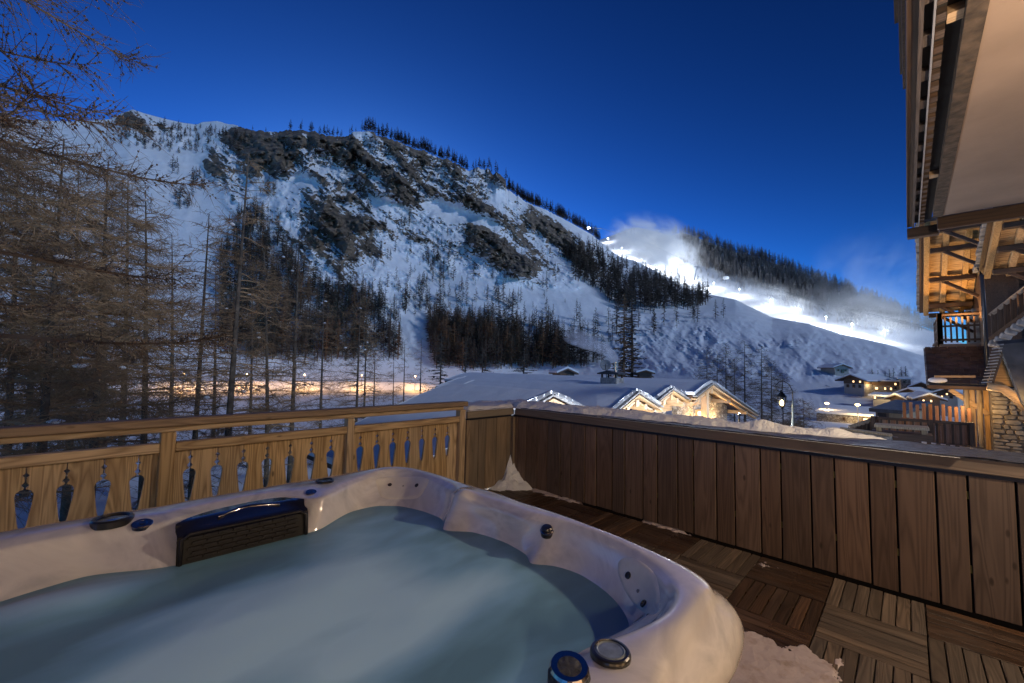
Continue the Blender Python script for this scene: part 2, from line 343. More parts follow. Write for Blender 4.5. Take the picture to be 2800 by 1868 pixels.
def terrain(name, az0, az1, ncol, nrow, ridge, foot, pw, mat, amp, back=True, seed=0.0):
    az = np.linspace(az0, az1, ncol)
    e1 = np.interp(az, ridge[:, 0], ridge[:, 1]); d1 = np.interp(az, ridge[:, 0], ridge[:, 2])
    d0 = np.interp(az, foot[:, 0], foot[:, 1]); z0 = np.interp(az, foot[:, 0], foot[:, 2])
    def smooth(v, deg):
        k = max(1, int(math.radians(deg)/((az[-1]-az[0])/(ncol-1))**1)) if az1 > az0 else max(1, int(math.radians(deg)/((az[0]-az[-1])/(ncol-1))))
        g = np.exp(-np.linspace(-2, 2, 4*k+1)**2); g /= g.sum()
        return np.convolve(np.pad(v, 2*k, mode='edge'), g, mode='valid')
    er = e1+(np.abs(fbm(az*60, az*0+seed, 0, 5, .65))*.011-.003)*amp*sst(35, 40, np.degrees(az))*(1-sst(77, 82, np.degrees(az))); e1 = smooth(e1, 2.5); d1 = smooth(d1, 2.5); d0 = smooth(d0, 3); z0 = smooth(z0, 3)
    z1 = CAM[2]+d1*np.tan(e1)
    s = np.linspace(0, 1, 400)
    d = d0[:, None]+(d1-d0)[:, None]*s; z = z0[:, None]+(z1-z0)[:, None]*s**pw
    el = np.arctan2(z-CAM[2], d); el = np.maximum.accumulate(el, 1)+s*1e-6
    D = np.zeros((ncol, nrow)); E = np.zeros((ncol, nrow)); t = np.linspace(0, 1, nrow)
    for i in range(ncol):
        E[i] = el[i, 0]+(el[i, -1]-el[i, 0])*t; D[i] = np.interp(E[i], el[i], d[i])
    E = E+(er-e1)[:, None]*(t**5)[None, :]
    A = np.broadcast_to(az[:, None], D.shape)
    P = np.stack([D*np.cos(A), D*np.sin(A), D*np.tan(E)+CAM[2]], -1)
    v = P-CAM; zc = np.maximum(v@FW, 1e-3); X = 1400+F_PX*(v@RT)/zc; Y = 934-F_PX*(v@UP)/zc
    R = rsample(rockR, X, Y); S = rsample(smoothR, X, Y)
    U = (X*0.72+Y*0.69)/1.0; W = (-X*0.69+Y*0.72)/1.0        # along and across the dip of the strata
    strata = fbm(U/190+seed, W/42, 1.3, 5, .5)*1.25
    an = fbm(U/60, W/14+seed, 4.1, 4, .6)
    rd = ridged(U/120+3, W/60, seed, 4)
    blk = np.abs(fbm(X/38, Y/30, 2.2, 5, .62))
    top = sst(0.0, 0.03, t)[None, :]*sst(0, .02, 1-t)[None, :]
    rock = np.clip(R*0.89+strata*1.0*(0.22+R*.9)+an*0.42*(0.25+R*.8)+blk*.5*R-0.06-S*0.5, 0, 1)
    disp = -R**1.4*(ridged((X+Y*.35)/95+2, Y/260, 5.5+seed, 3)*26+rd*22+blk*36+strata*20+an*9)*amp - (1-S*.8)*(1-R*.7)*(ridged((X-Y*.5)/120+9, (Y+X*.3)/260, 7.7+seed, 4)*3.0+fbm(X/45, Y/45, 3.3, 4)*2.2)*amp*sst(0,.25,t)[None,:]
    disp -= fbm(X/400+5, Y/300, seed+2, 2)*12*amp
    D2 = D+disp*top
    P = np.stack([D2*np.cos(A), D2*np.sin(A), D2*np.tan(E)+CAM[2]], -1)
    # snow lodges where the face lies back, rock shows where it stands up
    du = np.gradient(P, axis=0); dv = np.gradient(P, axis=1); N = np.cross(dv, du); N /= np.linalg.norm(N, axis=-1, keepdims=True)+1e-9
    nz = np.abs(N[..., 2])
    rock = np.clip(rock + (0.60-nz)*(0.9*R+0.22)*(1-S), 0, 1)
    if back:
        rows = [(25, -6), (90, -60), (200, -200)]
        ext = []
        for dd, dz in rows:
            Q = P[:, -1].copy(); r = np.hypot(Q[:, 0], Q[:, 1]); Q[:, 0] *= (r+dd)/r; Q[:, 1] *= (r+dd)/r; Q[:, 2] += dz; ext.append(Q)
        P = np.concatenate([P, np.stack(ext, 1)], 1); rock, U, W = [np.concatenate([q, np.repeat(q[:, -1:], 3, 1)], 1) for q in (rock, U, W)]
    nv = P.shape[1]
    o = np_mesh(name, P.reshape(-1, 3), grid_faces(ncol, nv)[:, ::-1] if az1 > az0 else grid_faces(ncol, nv), mat, attrs={'rock': rock, 'along': U, 'across': W})
    tag(o, kind='structure')
    st = 3; Pc = P[::st, :nrow:st]; vs = [tuple(q) for q in Pc.reshape(-1, 3)]; fc = [tuple(map(int, q)) for q in grid_faces(Pc.shape[0], Pc.shape[1])]
    return o, BVHTree.FromPolygons(vs, fc), (az, P[:, nrow-1])
mtn, bvhA, ridA = terrain('mountain', math.radians(109), math.radians(-14), 1000, 400, ridgeA, footA, 1.25, mtnM, 1.0)
footB = np.array([(a, np.interp(a, ridgeA[:, 0], ridgeA[:, 2])+30, CAM[2]+(np.interp(a, ridgeA[:, 0], ridgeA[:, 2])+30)*math.tan(np.interp(a, ridgeA[:, 0], ridgeA[:, 1])-0.014)) for a in np.linspace(-0.3, 0.85, 60)])
rockR = poly_raster([([(1600, 640), (1850, 650), (1900, 720), (1700, 670)], .38), ([(1930, 720), (2120, 780), (2300, 850), (2450, 900), (2450, 925), (2300, 880), (2050, 800)], .45)])
smoothR = poly_raster([([(1660, 670), (1850, 735), (2010, 790), (2200, 862), (2360, 905), (2520, 930), (2520, 960), (2300, 920), (2000, 830), (1800, 770), (1650, 720)], 1.0)], 3)
mtB, bvhB, ridB = terrain('ski_hill', math.radians(46), math.radians(-14), 520, 200, ridgeB, footB, 1.35, farM, 0.5, seed=31.0)
# valley floor: one sheet from under the terrace to the foot of the slopes
def zground(x, y):
    x = np.asarray(x, float); y = np.asarray(y, float); d = np.hypot(x, y); a = np.degrees(np.arctan2(y, x))
    z = -4.2-5.6*sst(6, 120, d)
    L = sst(45, 60, a)
    z = z + L*(3.6*sst(197.5, 207, d)-.9*sst(160, 188, d)*(1-sst(188,197,d)))
    z = z + (1-sst(15, 40, a))*(2.6*sst(20, 80, d))
    return z + fbm(x/9, y/9, 3.0, 4)*0.35*sst(4, 20, d)*(1-0.7*L*sst(185, 188, d)*(1-sst(198, 200, d)))
rr = np.concatenate([np.linspace(0.5, 12, 24), np.geomspace(13, 150, 70), np.linspace(152, 214, 60), np.linspace(216, 330, 20), [600, 2500]])
aa = np.linspace(-math.pi, math.pi, 361)
AA, RR = np.meshgrid(aa, rr, indexing='ij'); gx, gy = RR*np.cos(AA), RR*np.sin(AA); gz = zground(gx, gy); gz[:, -1] -= 30
gz = np.where((RR > 225), np.minimum(gz, -11), gz)
grock = np.clip(fbm(gx/6, gy/6, 8.0, 4)*0.5+0.12*sst(60, 20, RR), 0, 0.45)
ground = tag(np_mesh('snowy_ground', np.stack([gx, gy, gz], -1).reshape(-1, 3), grid_faces(361, len(rr)), groundM, attrs={'rock': grock}), kind='structure')
# the road across the valley
az_ = np.linspace(math.radians(110), math.radians(46), 140); rows_ = [189.0, 191, 193, 195, 197]
rp = np.array([[(r*math.cos(a), r*math.sin(a), float(zground(r*math.cos(a), r*math.sin(a)))+0.12) for r in rows_] for a in az_])
roadM = snow_mat('packed_snow_road', 0.8, 0.4, 0.1, 0.35, (0.62, 0.6, 0.6))
tag(np_mesh('road', rp.reshape(-1, 3), grid_faces(140, 5), roadM), kind='structure')
# ------------------------------------------------------------------ far and middle trees
larchM = plain('larch_bark', (0.062, 0.046, 0.034), 0.9, noise=0.5, nscale=0.4)
larchR = plain('rusty_larch_bark', (0.13, 0.07, 0.035), 0.9, noise=0.4, nscale=0.4)
spruceM = plain('dark_needles', (0.022, 0.028, 0.022), 0.85, noise=0.6, nscale=0.6)
def conifer(seed, h=10.0, w=1.6, dense=1.0, bare=True, detail=1):
    r = random.Random(seed); mb = MB(); tr = MB()
    tr.tube([(0, 0, -1.5), (r.uniform(-.05, .05), 0, h*.5), (0, 0, h)], [h*.012, h*.008, h*.0015], 4)
    n = int((46 if detail == 0 else 120)*dense)
    for i in range(n):
        t = (i+r.random())/n; z = h*(0.12+0.87*t) if bare else h*(0.06+0.93*t)
        L = w*(1-t)**0.75*r.uniform(.55, 1.1)+0.12
        if t < .15: L *= r.uniform(.4, 1)
        a = r.uniform(0, 2*math.pi); dx, dy = math.cos(a), math.sin(a); px_, py_ = -dy, dx
        dr = r.uniform(-.25, .1) if bare else r.uniform(-.55, -.2)
        if detail == 0:
            wd = L*(.2 if bare else .3)
            e = (dx*L, dy*L, z+dr*L)
            mb.add([(0, 0, z+.15), (dx*L*.6+px_*wd, dy*L*.6+py_*wd, z+dr*L*.5-.1), e, (dx*L*.6-px_*wd, dy*L*.6-py_*wd, z+dr*L*.5-.1)], [(0, 1, 2, 3)])
        else:
            e = Vector((dx*L, dy*L, z+dr*L)); wd = .03*h*.12
            mid = Vector((dx*L*.5, dy*L*.5, z+dr*L*.62))
            mb.add([(0, 0, z-wd), (0, 0, z+wd), mid+Vector((0, 0, wd*.7)), e, mid-Vector((0, 0, wd*.7))], [(0, 1, 2, 3, 4)])
            for k in range(9 if bare else 7):
                u = r.uniform(.2, 1); q = Vector((0, 0, z)).lerp(mid, u*2) if u < .5 else mid.lerp(e, u*2-1)
                l2 = L*r.uniform(.16, .34)*(1.1-u*.4); s_ = r.choice((-1, 1)); k2 = (.17 if bare else .24)*l2
                d2 = Vector((dx*.5+px_*s_*.9, dy*.5+py_*s_*.9, r.uniform(-.6, .25) if bare else r.uniform(-.7, -.1))).normalized()
                nn = Vector((r.uniform(-1, 1), r.uniform(-1, 1), r.uniform(-1, 1))).cross(d2).normalized()*k2
                mb.add([q, q+d2*l2*.5+nn, q+d2*l2, q+d2*l2*.5-nn], [(0, 1, 2, 3)])
    return tr, mb
MIDL = []
for s in range(6):
    a, b_ = conifer(100+s, 10, 1.5+.25*(s % 3), 1.0+0.2*(s % 2), True, 1); MIDL.append((a, b_, [larchM, larchR, larchM][s % 3]))
MIDS = [(*conifer(200+s, 10, 1.7, 1.1, False, 1), spruceM) for s in range(2)]
FARL = [conifer(300+s, 10, 1.9+.25*(s % 3), 1.1, True, 0) for s in range(5)]
def tree_proto(tb, mat, name='larch_tree'):
    root = thing(name, None, None, (0, 0, -500)); tb_, cb = tb
    off = Vector((0, 0, -500))
    for nm, q in (('trunk', tb_), ('crown', cb)):
        q.v = [tuple(Vector(v)+off) for v in q.v]; q.build(nm, mat, root)
    return root
def scatter_px(poly, n, bvh, rng):
    xs, ys = [p[0] for p in poly], [p[1] for p in poly]; out = []; tries = 0
    while len(out) < n and tries < n*30:
        tries += 1; x, y = rng.uniform(min(xs), max(xs)), rng.uniform(min(ys), max(ys)); c = False
        for i in range(len(poly)):
            (x1, y1), (x2, y2) = poly[i], poly[i-1]
            if (y1 > y) != (y2 > y) and x < (x2-x1)*(y-y1)/(y2-y1)+x1: c = not c
        if not c: continue
        d = ray(x, y); hit = bvh.ray_cast(Vector(CAM), Vector(d).normalized())
        if hit[0] is not None: out.append(hit[0])
    return out
rt = random.Random(5)
protoL = [tree_proto(t[:2], t[2]) for t in MIDL]; protoS = [tree_proto(t[:2], t[2], 'spruce_tree') for t in MIDS]
used_proto = set()
def put_tree(proto, P, h, label, group, wscale=1.0, base=10.0):
    if proto.name in used_proto: o = copy_tree(proto)
    else: o = proto; used_proto.add(proto.name)
    o.location = P; o.rotation_euler = (0, 0, rt.uniform(0, 6.28)); s = h/base; o.scale = (s*wscale, s*wscale, s)
    tag(o, label, 'tree', group); return o
R1 = [(690, 600), (780, 670), (830, 760), (900, 800), (1010, 800), (1090, 880), (1100, 985), (700, 1000), (600, 960), (600, 700)]
for P in scatter_px(R1, 165, bvhA, rt):
    k = rt.random()
    if k < .42: put_tree(rt.choice(protoS), P, rt.uniform(18, 29), 'dark narrow evergreen among the larches at the mountain foot left of centre', 'dark evergreens in the lower left forest', 1.0)
    else: put_tree(rt.choice(protoL), P, rt.uniform(16, 27), 'slender bare larch in the forest at the mountain foot left of centre', 'bare larches in the lower left forest', rt.uniform(1.1, 1.7))
R2 = [(1175, 880), (1300, 900), (1450, 945), (1600, 975), (1660, 1000), (1500, 1012), (1190, 1012), (1170, 950)]
for P in scatter_px(R2, 140, bvhA, rt):
    put_tree(rt.choice(protoL), P, rt.uniform(15, 23), 'brown bare larch in the dense dark wood behind the snowy chalet roofs', 'larches in the dark wood behind the chalets', rt.uniform(1.4, 2.0))
far_pts = []
def far(poly, n, h0, h1, bvh): far_pts.extend([(P, rt.uniform(h0, h1)) for P in scatter_px(poly, n, bvh, rt)])
far([(1540, 705), (1620, 690), (1680, 720), (1800, 765), (1900, 808), (1960, 820), (1900, 850), (1760, 860), (1690, 850), (1640, 800), (1560, 760)], 480, 13, 23, bvhA)
far([(640, 560), (1100, 600), (1650, 720), (1500, 900), (1150, 850), (800, 720)], 230, 4, 12, bvhA)
for cx, cy, r, n in [(740, 525, 14, 7), (540, 500, 20, 12), (500, 555, 25, 14), (1200, 720, 35, 16), (1240, 800, 40, 14), (1380, 840, 50, 18), (480, 470, 12, 5), (1110, 600, 20, 5), (1000, 560, 30, 6), (680, 610, 40, 30), (1130, 830, 45, 22)]:
    far([(cx-r, cy-r), (cx+r, cy-r), (cx+r, cy+r), (cx-r, cy+r)], n, 9, 17, bvhA)
far([(320, 335), (560, 352), (690, 380), (660, 420), (480, 420), (330, 400)], 170, 7, 15, bvhA)
far([(1560, 870), (1800, 880), (1950, 835), (2010, 870), (1750, 925), (1580, 960)], 34, 10, 19, bvhA)
far(R1, 520, 9, 19, bvhA); far(R2, 380, 9, 17, bvhA)
far([(1250, 880), (1560, 960), (1640, 960), (1480, 890)], 60, 10, 17, bvhA)
ptsA_ = far_pts; far_pts = []
far([(1850, 648), (1942, 668), (2010, 695), (2078, 711), (2180, 751), (2248, 781), (2300, 804), (2420, 857), (2530, 908), (2420, 900), (2300, 862), (2150, 815), (2050, 785), (1920, 730)], 1500, 13, 21, bvhB)
far([(1850, 660), (1920, 740), (2100, 800), (2350, 890), (2480, 920), (2400, 912), (2200, 862), (2000, 790), (1850, 725)], 160, 6, 12, bvhB)
far([(1700, 636), (1860, 660), (1920, 730), (1850, 720)], 60, 8, 14, bvhB)
ptsB_ = far_pts; far_pts = ptsA_
azr, Pr = ridA
for i in range(360):
    x = rt.choice([rt.uniform(690, 1640), rt.uniform(985, 1280), rt.uniform(1390, 1640), rt.uniform(1390, 1640)]); y = np.interp(x, [690, 966, 1283, 1640], [355, 360, 464, 660])
    a = azel(x, y)[0]; k = int(np.argmin(np.abs(azr-a))); Q = Pr[k]*1.0
    far_pts.append((Vector(Q), rt.uniform(6, 15) if x < 980 else rt.uniform(10, 18)))
azb, Pb = ridB
ptsA_ = far_pts; far_pts = ptsB_
for i in range(230):
    x = rt.uniform(1835, 2560); y = np.interp(x, [1835, 2010, 2300, 2560], [640, 690, 797, 905]); a = azel(x, y)[0]; k = int(np.argmin(np.abs(azb-a)))
    far_pts.append((Vector(Pb[k]), rt.uniform(11, 19)))
def stuff_trees(name, pts, protos, mats, label):
    Vs, Fs, b0 = [], [], 0; tri = []
    arrs = []
    for a, b_ in protos:
        v = np.array(a.v+b_.v, float); f = [q for q in a.f]+[tuple(i+len(a.v) for i in q) for q in b_.f]
        t = np.array([(q[0], q[i], q[i+1]) for q in f for i in range(1, len(q)-1)]); arrs.append((v, t))
    for P, h in pts:
        v, t = rt.choice(arrs); s = h/10; a = rt.uniform(0, 6.28); w = s*rt.uniform(.9, 1.35); c, n_ = math.cos(a), math.sin(a)
        Vs.append(np.stack([(v[:, 0]*c-v[:, 1]*n_)*w+P[0], (v[:, 0]*n_+v[:, 1]*c)*w+P[1], v[:, 2]*s+P[2]], -1)); Fs.append(t+b0); b0 += len(v)
    return tag(np_mesh(name, np.concatenate(Vs), np.concatenate(Fs), mats, smooth=False), label, 'forest', kind='stuff')
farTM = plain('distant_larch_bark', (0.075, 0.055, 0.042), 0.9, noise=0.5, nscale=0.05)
frostHazeM = plain('frosted_hazy_larch', (0.17, 0.16, 0.16), 0.9, noise=0.5, nscale=0.05)  # frost tone, made paler still to carry the lit haze
stuff_trees('hill_forest', far_pts, FARL, frostHazeM, 'frosted grey larch forest on the hill beyond the floodlit run')
far_pts = ptsA_
stuff_trees('mountain_forest', far_pts, FARL, farTM, 'thin bare larches scattered over the snowy mountain and along its ridges')
# ------------------------------------------------------------------ terrace: deck, railing, wall
XW, YR = 4.308, 4.083
deckM = {a: wood('deck_wood_'+a.lower(), (0.020, 0.011, 0.007), (0.085, 0.050, 0.032), a, 0.5, 1.0, False, 1.3, (0.030, 0.019, 0.013), 0.6, 0.22) for a in 'XY'}
deck_base = MB().box((-1.1, 0.6, -0.09), (11.2, 7.1, 0.08)).box((-1.2, 4.1, -2.3), (11.0, .2, 4.4)).build('deck', plain('deck_bearers', (0.012, 0.01, 0.008), 0.9))
tag(deck_base, kind='structure')
deckL = {a: wood('deck_wood_grey_'+a.lower(), (0.038, 0.028, 0.021), (0.125, 0.095, 0.072), a, 0.55, 0.6, False, 1.3, (0.05, 0.037, 0.028), 0.6) for a in 'XY'}
slat_mesh = {}
def tub_hides(x, y):
    for k in np.linspace(0.02, 1, 60):
        px_, py_, pz_ = x*k, y*k, 1.62*(1-k)
        if -0.7 < px_ < 1.56 and 0.32 < py_ < 2.52 and pz_ < 0.93: return True
    return False
T = 0.513
nsl = 0; rest = MB()
for i in range(15):
    for j in range(-5, 8):
        cx, cy = 4.275-T*(i+.5), 0.471+T*(j+.5)
        if cy > 4.05 or cy < -1.75 or (-.7 < cx < 1.5 and .5 < cy < 2.5): continue
        u, v_ = pix((cx, cy, 0)); dd = (np.array((cx, cy, 0))-CAM)@FW
        if i >= 6 or dd < .3 or not (-200 < u < 3000 and 900 < v_ < 2150) or all(tub_hides(cx+a, cy+b_) for a in (-.25, .25) for b_ in (-.25, .25)):
            for k in range(7):
                o_ = (k-3)*T/7
                if (i+j) % 2 == 0: rest.box((cx+o_, cy, -.018), (T/7-.006, T-.008, .036), mi=0)
                else: rest.box((cx, cy+o_, -.018), (T-.008, T/7-.006, .036), mi=1)
            continue
        ax = 'Y' if (i+j) % 2 == 0 else 'X'
        tile = thing('deck_tile', None, None, (cx, cy, 0)); tile.parent = deck_base
        lt = rt.random() < .30
        for k in range(7):
            o_ = (k-3)*T/7
            w = T/7-0.006; L = T-0.008
            key = (ax, rt.randint(0, 2), lt)
            if key not in slat_mesh:
                h_ = rt.uniform(-.002, .002)
                q = MB().box((0, 0, -0.018+h_), (w, L, .036) if ax == 'Y' else (L, w, .036)).build('slat', (deckL if lt else deckM)[ax], None, bevel=.003)
                slat_mesh[key] = q.data; COL.objects.unlink(q); bpy.data.objects.remove(q)
            s_ = bpy.data.objects.new('slat', slat_mesh[key]); COL.objects.link(s_); s_.parent = tile
            s_.location = (o_, 0, rt.uniform(-.002, .002)) if ax == 'Y' else (0, o_, rt.uniform(-.002, .002))
            s_.rotation_euler = (rt.uniform(-.006, .006), rt.uniform(-.006, .006), rt.uniform(-.004, .004))
            b_ = s_.modifiers.new('bevel', 'BEVEL'); b_.width = .003; b_.segments = 1
            nsl += 1
o = rest.build('slat_field', [deckM['Y'], deckM['X']], deck_base); o['kind'] = 'stuff'
railM = {a: wood('rail_larch_'+a.lower(), (0.24, 0.155, 0.078), (0.56, 0.41, 0.235), a, 0.6, 0.28, True, 1.0, None, 0.45, flat=1) for a in 'XZ'}
railOld = wood('rail_cap_weathered', (0.16, 0.105, 0.06), (0.37, 0.26, 0.16), 'X', 0.65, 0.2, True, 1.0, (0.20, 0.15, 0.11), 0.4)
rl = thing('wooden_railing', 'light larch railing with carved cut-out boards along the far left terrace edge', 'railing', (0.5, YR, 0))
MB().box((0.55, YR, 1.156), (5.76, .125, .06)).build('handrail', railOld, rl, bevel=.008)
MB().box((0.53, YR+.005, 1.104), (5.72, .05, .042)).build('under_rail', railM['X'], rl, bevel=.004)
posts = [(-2.32, -2.225), (-.981, -.886), (0.454, 0.545), (1.883, 1.955), (3.312, 3.406)]
for a, b_ in posts: MB().box(((a+b_)/2, YR-.002, .543), (b_-a, .09, 1.08)).build('post', railM['Z'], rl, bevel=.005)
for (a0, a1), (b0, b1) in zip(posts, posts[1:]):
    MB().box(((a1+b0)/2, YR-.005, .969), (b0-a1-.002, .075, .07)).build('mid_rail', railM['X'], rl, bevel=.005)
    MB().box(((a1+b0)/2, YR-.005, .12), (b0-a1-.002, .075, .07)).build('bottom_rail', railM['X'], rl, bevel=.005)
prof = [(.935, .003), (.885, .003), (.87, .017), (.854, .004), (.827, .005), (.808, .019), (.79, .004), (.783, .006), (.778, .02), (.768, .032), (.754, .039), (.738, .041), (.65, .031), (.56, .0195), (.535, .014), (.522, .004), (.50, .002), (.15, .002)]
cuts = [[-2.12+.178*k for k in range(7)], [-0.727+.1785*k for k in range(7)], [.649, .827, 1.01, 1.193, 1.379, 1.566, 1.75], [2.05, 2.239, 2.426, 2.61, 2.801, 2.984, 3.169]]
for (pa, pb), cs in zip(zip(posts, posts[1:]), cuts):
    bs = [pa[1]]+cs+[pb[0]]
    for k in range(len(bs)-1):
        xl, xr = bs[k], bs[k+1]
        L = [(xl+(w if k > 0 else .001), z) for z, w in prof]; R_ = [(xr-(w if k < len(bs)-2 else .001), z) for z, w in prof]
        poly = L+R_[::-1]
        dy = rt.uniform(-.002, .002)
        m_ = MB().prism([(x, YR+.012+dy, z) for x, z in poly], (0, .028, 0)); m_.build('board', railM['Z'], rl)
# wall with dark planks, fascia and slate coping
plankM = wood('wall_plank', (0.092, 0.061, 0.044), (0.172, 0.117, 0.085), 'Z', 0.5, 0.6, True, 0.8, None, 0.12, flat=0)
plankG = wood('wall_plank_weathered', (0.13, 0.095, 0.065), (0.25, 0.19, 0.135), 'Z', 0.6, 0.35, True, 0.9, (0.12, 0.10, 0.08), 0.2)
facM = wood('fascia_grey_brown', (0.14, 0.10, 0.075), (0.27, 0.205, 0.155), 'Y', 0.6, 0.1, False, 0.6, (0.19, 0.16, 0.13), 0.2)
facX = wood('fascia_return', (0.14, 0.11, 0.085), (0.26, 0.21, 0.16), 'X', 0.6, 0.1, False, 0.6, (0.20, 0.18, 0.15), 0.2)
dripM = plain('blue_black_metal', (0.030, 0.035, 0.055), 0.35, 0.6)
slateM = plain('slate_coping', (0.040, 0.046, 0.062), 0.4, noise=0.5, nscale=14, bump=0.9, bscale=28)
wl = thing('terrace_wall', 'long dark plank wall with grey fascia and snowy slate coping on the right of the terrace', 'wall', (XW, 1.5, 0))
ys = [4.083, 4.03, 3.983, 3.823, 3.609, 3.448, 3.233, 3.072, 2.862, 2.702, 2.489, 2.33, 2.112, 1.952, 1.736, 1.576, 1.362, 1.2, 0.987, 0.829, 0.614, 0.455, 0.242, 0.088, -0.124, -0.279, -0.495, -0.65, -.865, -1.02, -1.235, -1.39]
for k in range(len(ys)-1):
    a, b_ = ys[k], ys[k+1]; g = .003 if k < 5 else min(.006, .003+.0004*k)
    z0 = rt.uniform(.012, .022)
    if k == 0: MB().box((XW-.004, (a+b_)/2+.01, .47), (.06, .075, .92)).build('corner_post', plankG, wl, bevel=.004); continue
    MB().box((XW+.012+rt.uniform(-.0015, .0015), (a+b_)/2, (z0+.94)/2), (.024, a-b_-2*g, .94-z0)).build('plank', plankM, wl, bevel=.003)
    if k > 6 and k % 2 == 0: MB().box((XW+.02, b_, .80), (.012, .012, .05)).box((XW+.02, b_, .30), (.012, .012, .05)).build('spacer', plain('spacer_green', (.16, .15, .05), .7) if k == 8 else bpy.data.materials['spacer_green'], wl)
MB().box((XW+.06, 1.35, .365), (.05, 5.5, 1.13)).build('backing', plain('wall_shadow_gap', (.008, .007, .006), .9), wl)
xs = [3.505, 3.667, 3.797, 3.994, 4.207, 4.276]
for a, b_ in zip(xs, xs[1:]): MB().box(((a+b_)/2, YR+.012, .478), (b_-a-.006, .024, .925)).build('plank', plankG, wl, bevel=.003)
MB().box((3.475, YR+.005, .478), (.055, .05, .93)).build('end_post', plankG, wl, bevel=.004)
MB().box((3.9, YR+.05, .47), (.86, .04, .93)).build('return_backing', bpy.data.materials['wall_shadow_gap'], wl)
MB().box((XW+.012, 1.34, .949), (.03, 5.44, .024)).build('drip_strip', dripM, wl); MB().box((3.87, YR+.014, .949), (.83, .03, .024)).build('drip_strip', dripM, wl)
MB().box((XW+.004, 1.33, 1.012), (.035, 5.40, .096)).build('fascia', facM, wl, bevel=.003)
MB().box((3.885, YR-.003, 1.012), (.86, .035, .096)).build('return_fascia', facX, wl, bevel=.003)
q = MB()
n_ = 60
cop = []
yy = np.linspace(4.62, -1.4, 121); xx = np.linspace(4.288, 4.875, 13)
YY, XX = np.meshgrid(yy, xx, indexing='ij')
ZZ = 1.068+fbm(XX*9, YY*9, 1.0, 4)*.010+fbm(XX*3, YY*30, 2.0, 3)*.004
top = np.stack([XX, YY, ZZ], -1)
bot = top.copy(); bot[..., 2] = 1.0
V = np.concatenate([top.reshape(-1, 3)]); Fq = grid_faces(121, 13)
# skirt along the front, back and ends
def skirted(P, zb):
    nu, nv = P.shape[:2]; V = P.reshape(-1, 3); F_ = [grid_faces(nu, nv)]
    ring = [i*nv for i in range(nu)]+[(nu-1)*nv+j for j in range(1, nv)]+[i*nv+nv-1 for i in range(nu-2, -1, -1)]+[j for j in range(nv-2, 0, -1)]
    lo = V[ring].copy(); lo[:, 2] = zb; b0 = len(V); V = np.concatenate([V, lo]); n = len(ring)
    F_.append(np.array([(ring[i], ring[(i+1) % n], b0+(i+1) % n, b0+i) for i in range(n)]))
    return V, np.concatenate(F_)
V, Fq = skirted(top, 1.058); np_mesh('slate_coping', V-np.array([XW, 1.5, 0]), Fq, slateM, wl, smooth=True)
xx2 = np.linspace(3.45, 4.29, 20); yy2 = np.linspace(4.06, 4.62, 12); XX, YY = np.meshgrid(xx2, yy2, indexing='ij')
P2 = np.stack([XX, YY, 1.066+fbm(XX*9, YY*9, 1.0, 4)*.008], -1); V, Fq = skirted(P2, 1.058); np_mesh('slate_coping', V-np.array([XW, 1.5, 0]), Fq, slateM, wl)
# snow lying on the coping
yy = np.linspace(4.64, -.25, 420); xx = np.linspace(4.27, 4.9, 64); YY, XX = np.meshgrid(yy, xx, indexing='ij')
fr = np.interp(YY, [-.2, 0.1, 0.5, 1.0, 1.6, 2.4, 3.2, 4.6], [4.95, 4.78, 4.62, 4.55, 4.47, 4.40, 4.33, 4.28])+fbm(YY*4, YY*0+3.3, 0, 4)*.07+fbm(XX*14, YY*14, 5.0, 3)*.03
th = np.interp(YY, [-.2, .2, .6, 1.1, 1.5, 2.5, 4.6], [.0, .03, .045, .05, .05, .055, .07])
hs = th*sst(0, .10, XX-fr)*sst(0, .05, 4.89-XX)*(1+.75*fbm(XX*7, YY*5, 9.0, 4))+.07*np.exp(-((YY-1.05)/.14)**2-((XX-4.68)/.12)**2)+.04*np.exp(-((YY-.5)/.12)**2-((XX-4.72)/.1)**2)
hs = hs+fbm(XX*30, YY*30, 2.0, 3)*.006*sst(0.0, .1, XX-fr)
P = np.stack([XX, YY, 1.060+hs-.004], -1)
tag(np_mesh('coping_snow', P.reshape(-1, 3), grid_faces(420, 64), snowN), 'ragged white snow lying along the slate coping of the plank wall', 'snow')
xx = np.linspace(3.43, 4.3, 60); yy = np.linspace(4.04, 4.66, 40); XX, YY = np.meshgrid(xx, yy, indexing='ij')
hs = .055*sst(0, .05, YY-4.05)*sst(0, .08, XX-3.44)*(1+.5*fbm(XX*5, YY*5, 2.0, 3))
tag(np_mesh('return_snow', np.stack([XX, YY, 1.058+hs], -1).reshape(-1, 3), grid_faces(60, 40), snowN), 'smooth white snow capping the short return wall beside the railing', 'snow')
# snow pile in the wall corner
xx = np.linspace(3.3, 4.305, 90); yy = np.linspace(2.85, 4.08, 100); XX, YY = np.meshgrid(xx, yy, indexing='ij')
dx, dy = 4.29-XX, 4.07-YY; dc = np.hypot(dx, dy)
hs = .20*np.exp(-dc/.09)+.13*np.exp(-(dc/.27)**2)+.05*np.exp(-(dx/.10)**2-(dy/.5)**2)+.05*np.exp(-(dy/.16)**2-(dx/.6)**2)
hs = hs*(1+.55*fbm(XX*8, YY*8, 3.0, 4))-.035
tag(np_mesh('corner_snow_pile', np.stack([XX, YY, hs], -1).reshape(-1, 3), grid_faces(90, 100), snowN), 'dirty pile of snow heaped against the corner post of the plank wall', 'snow pile')
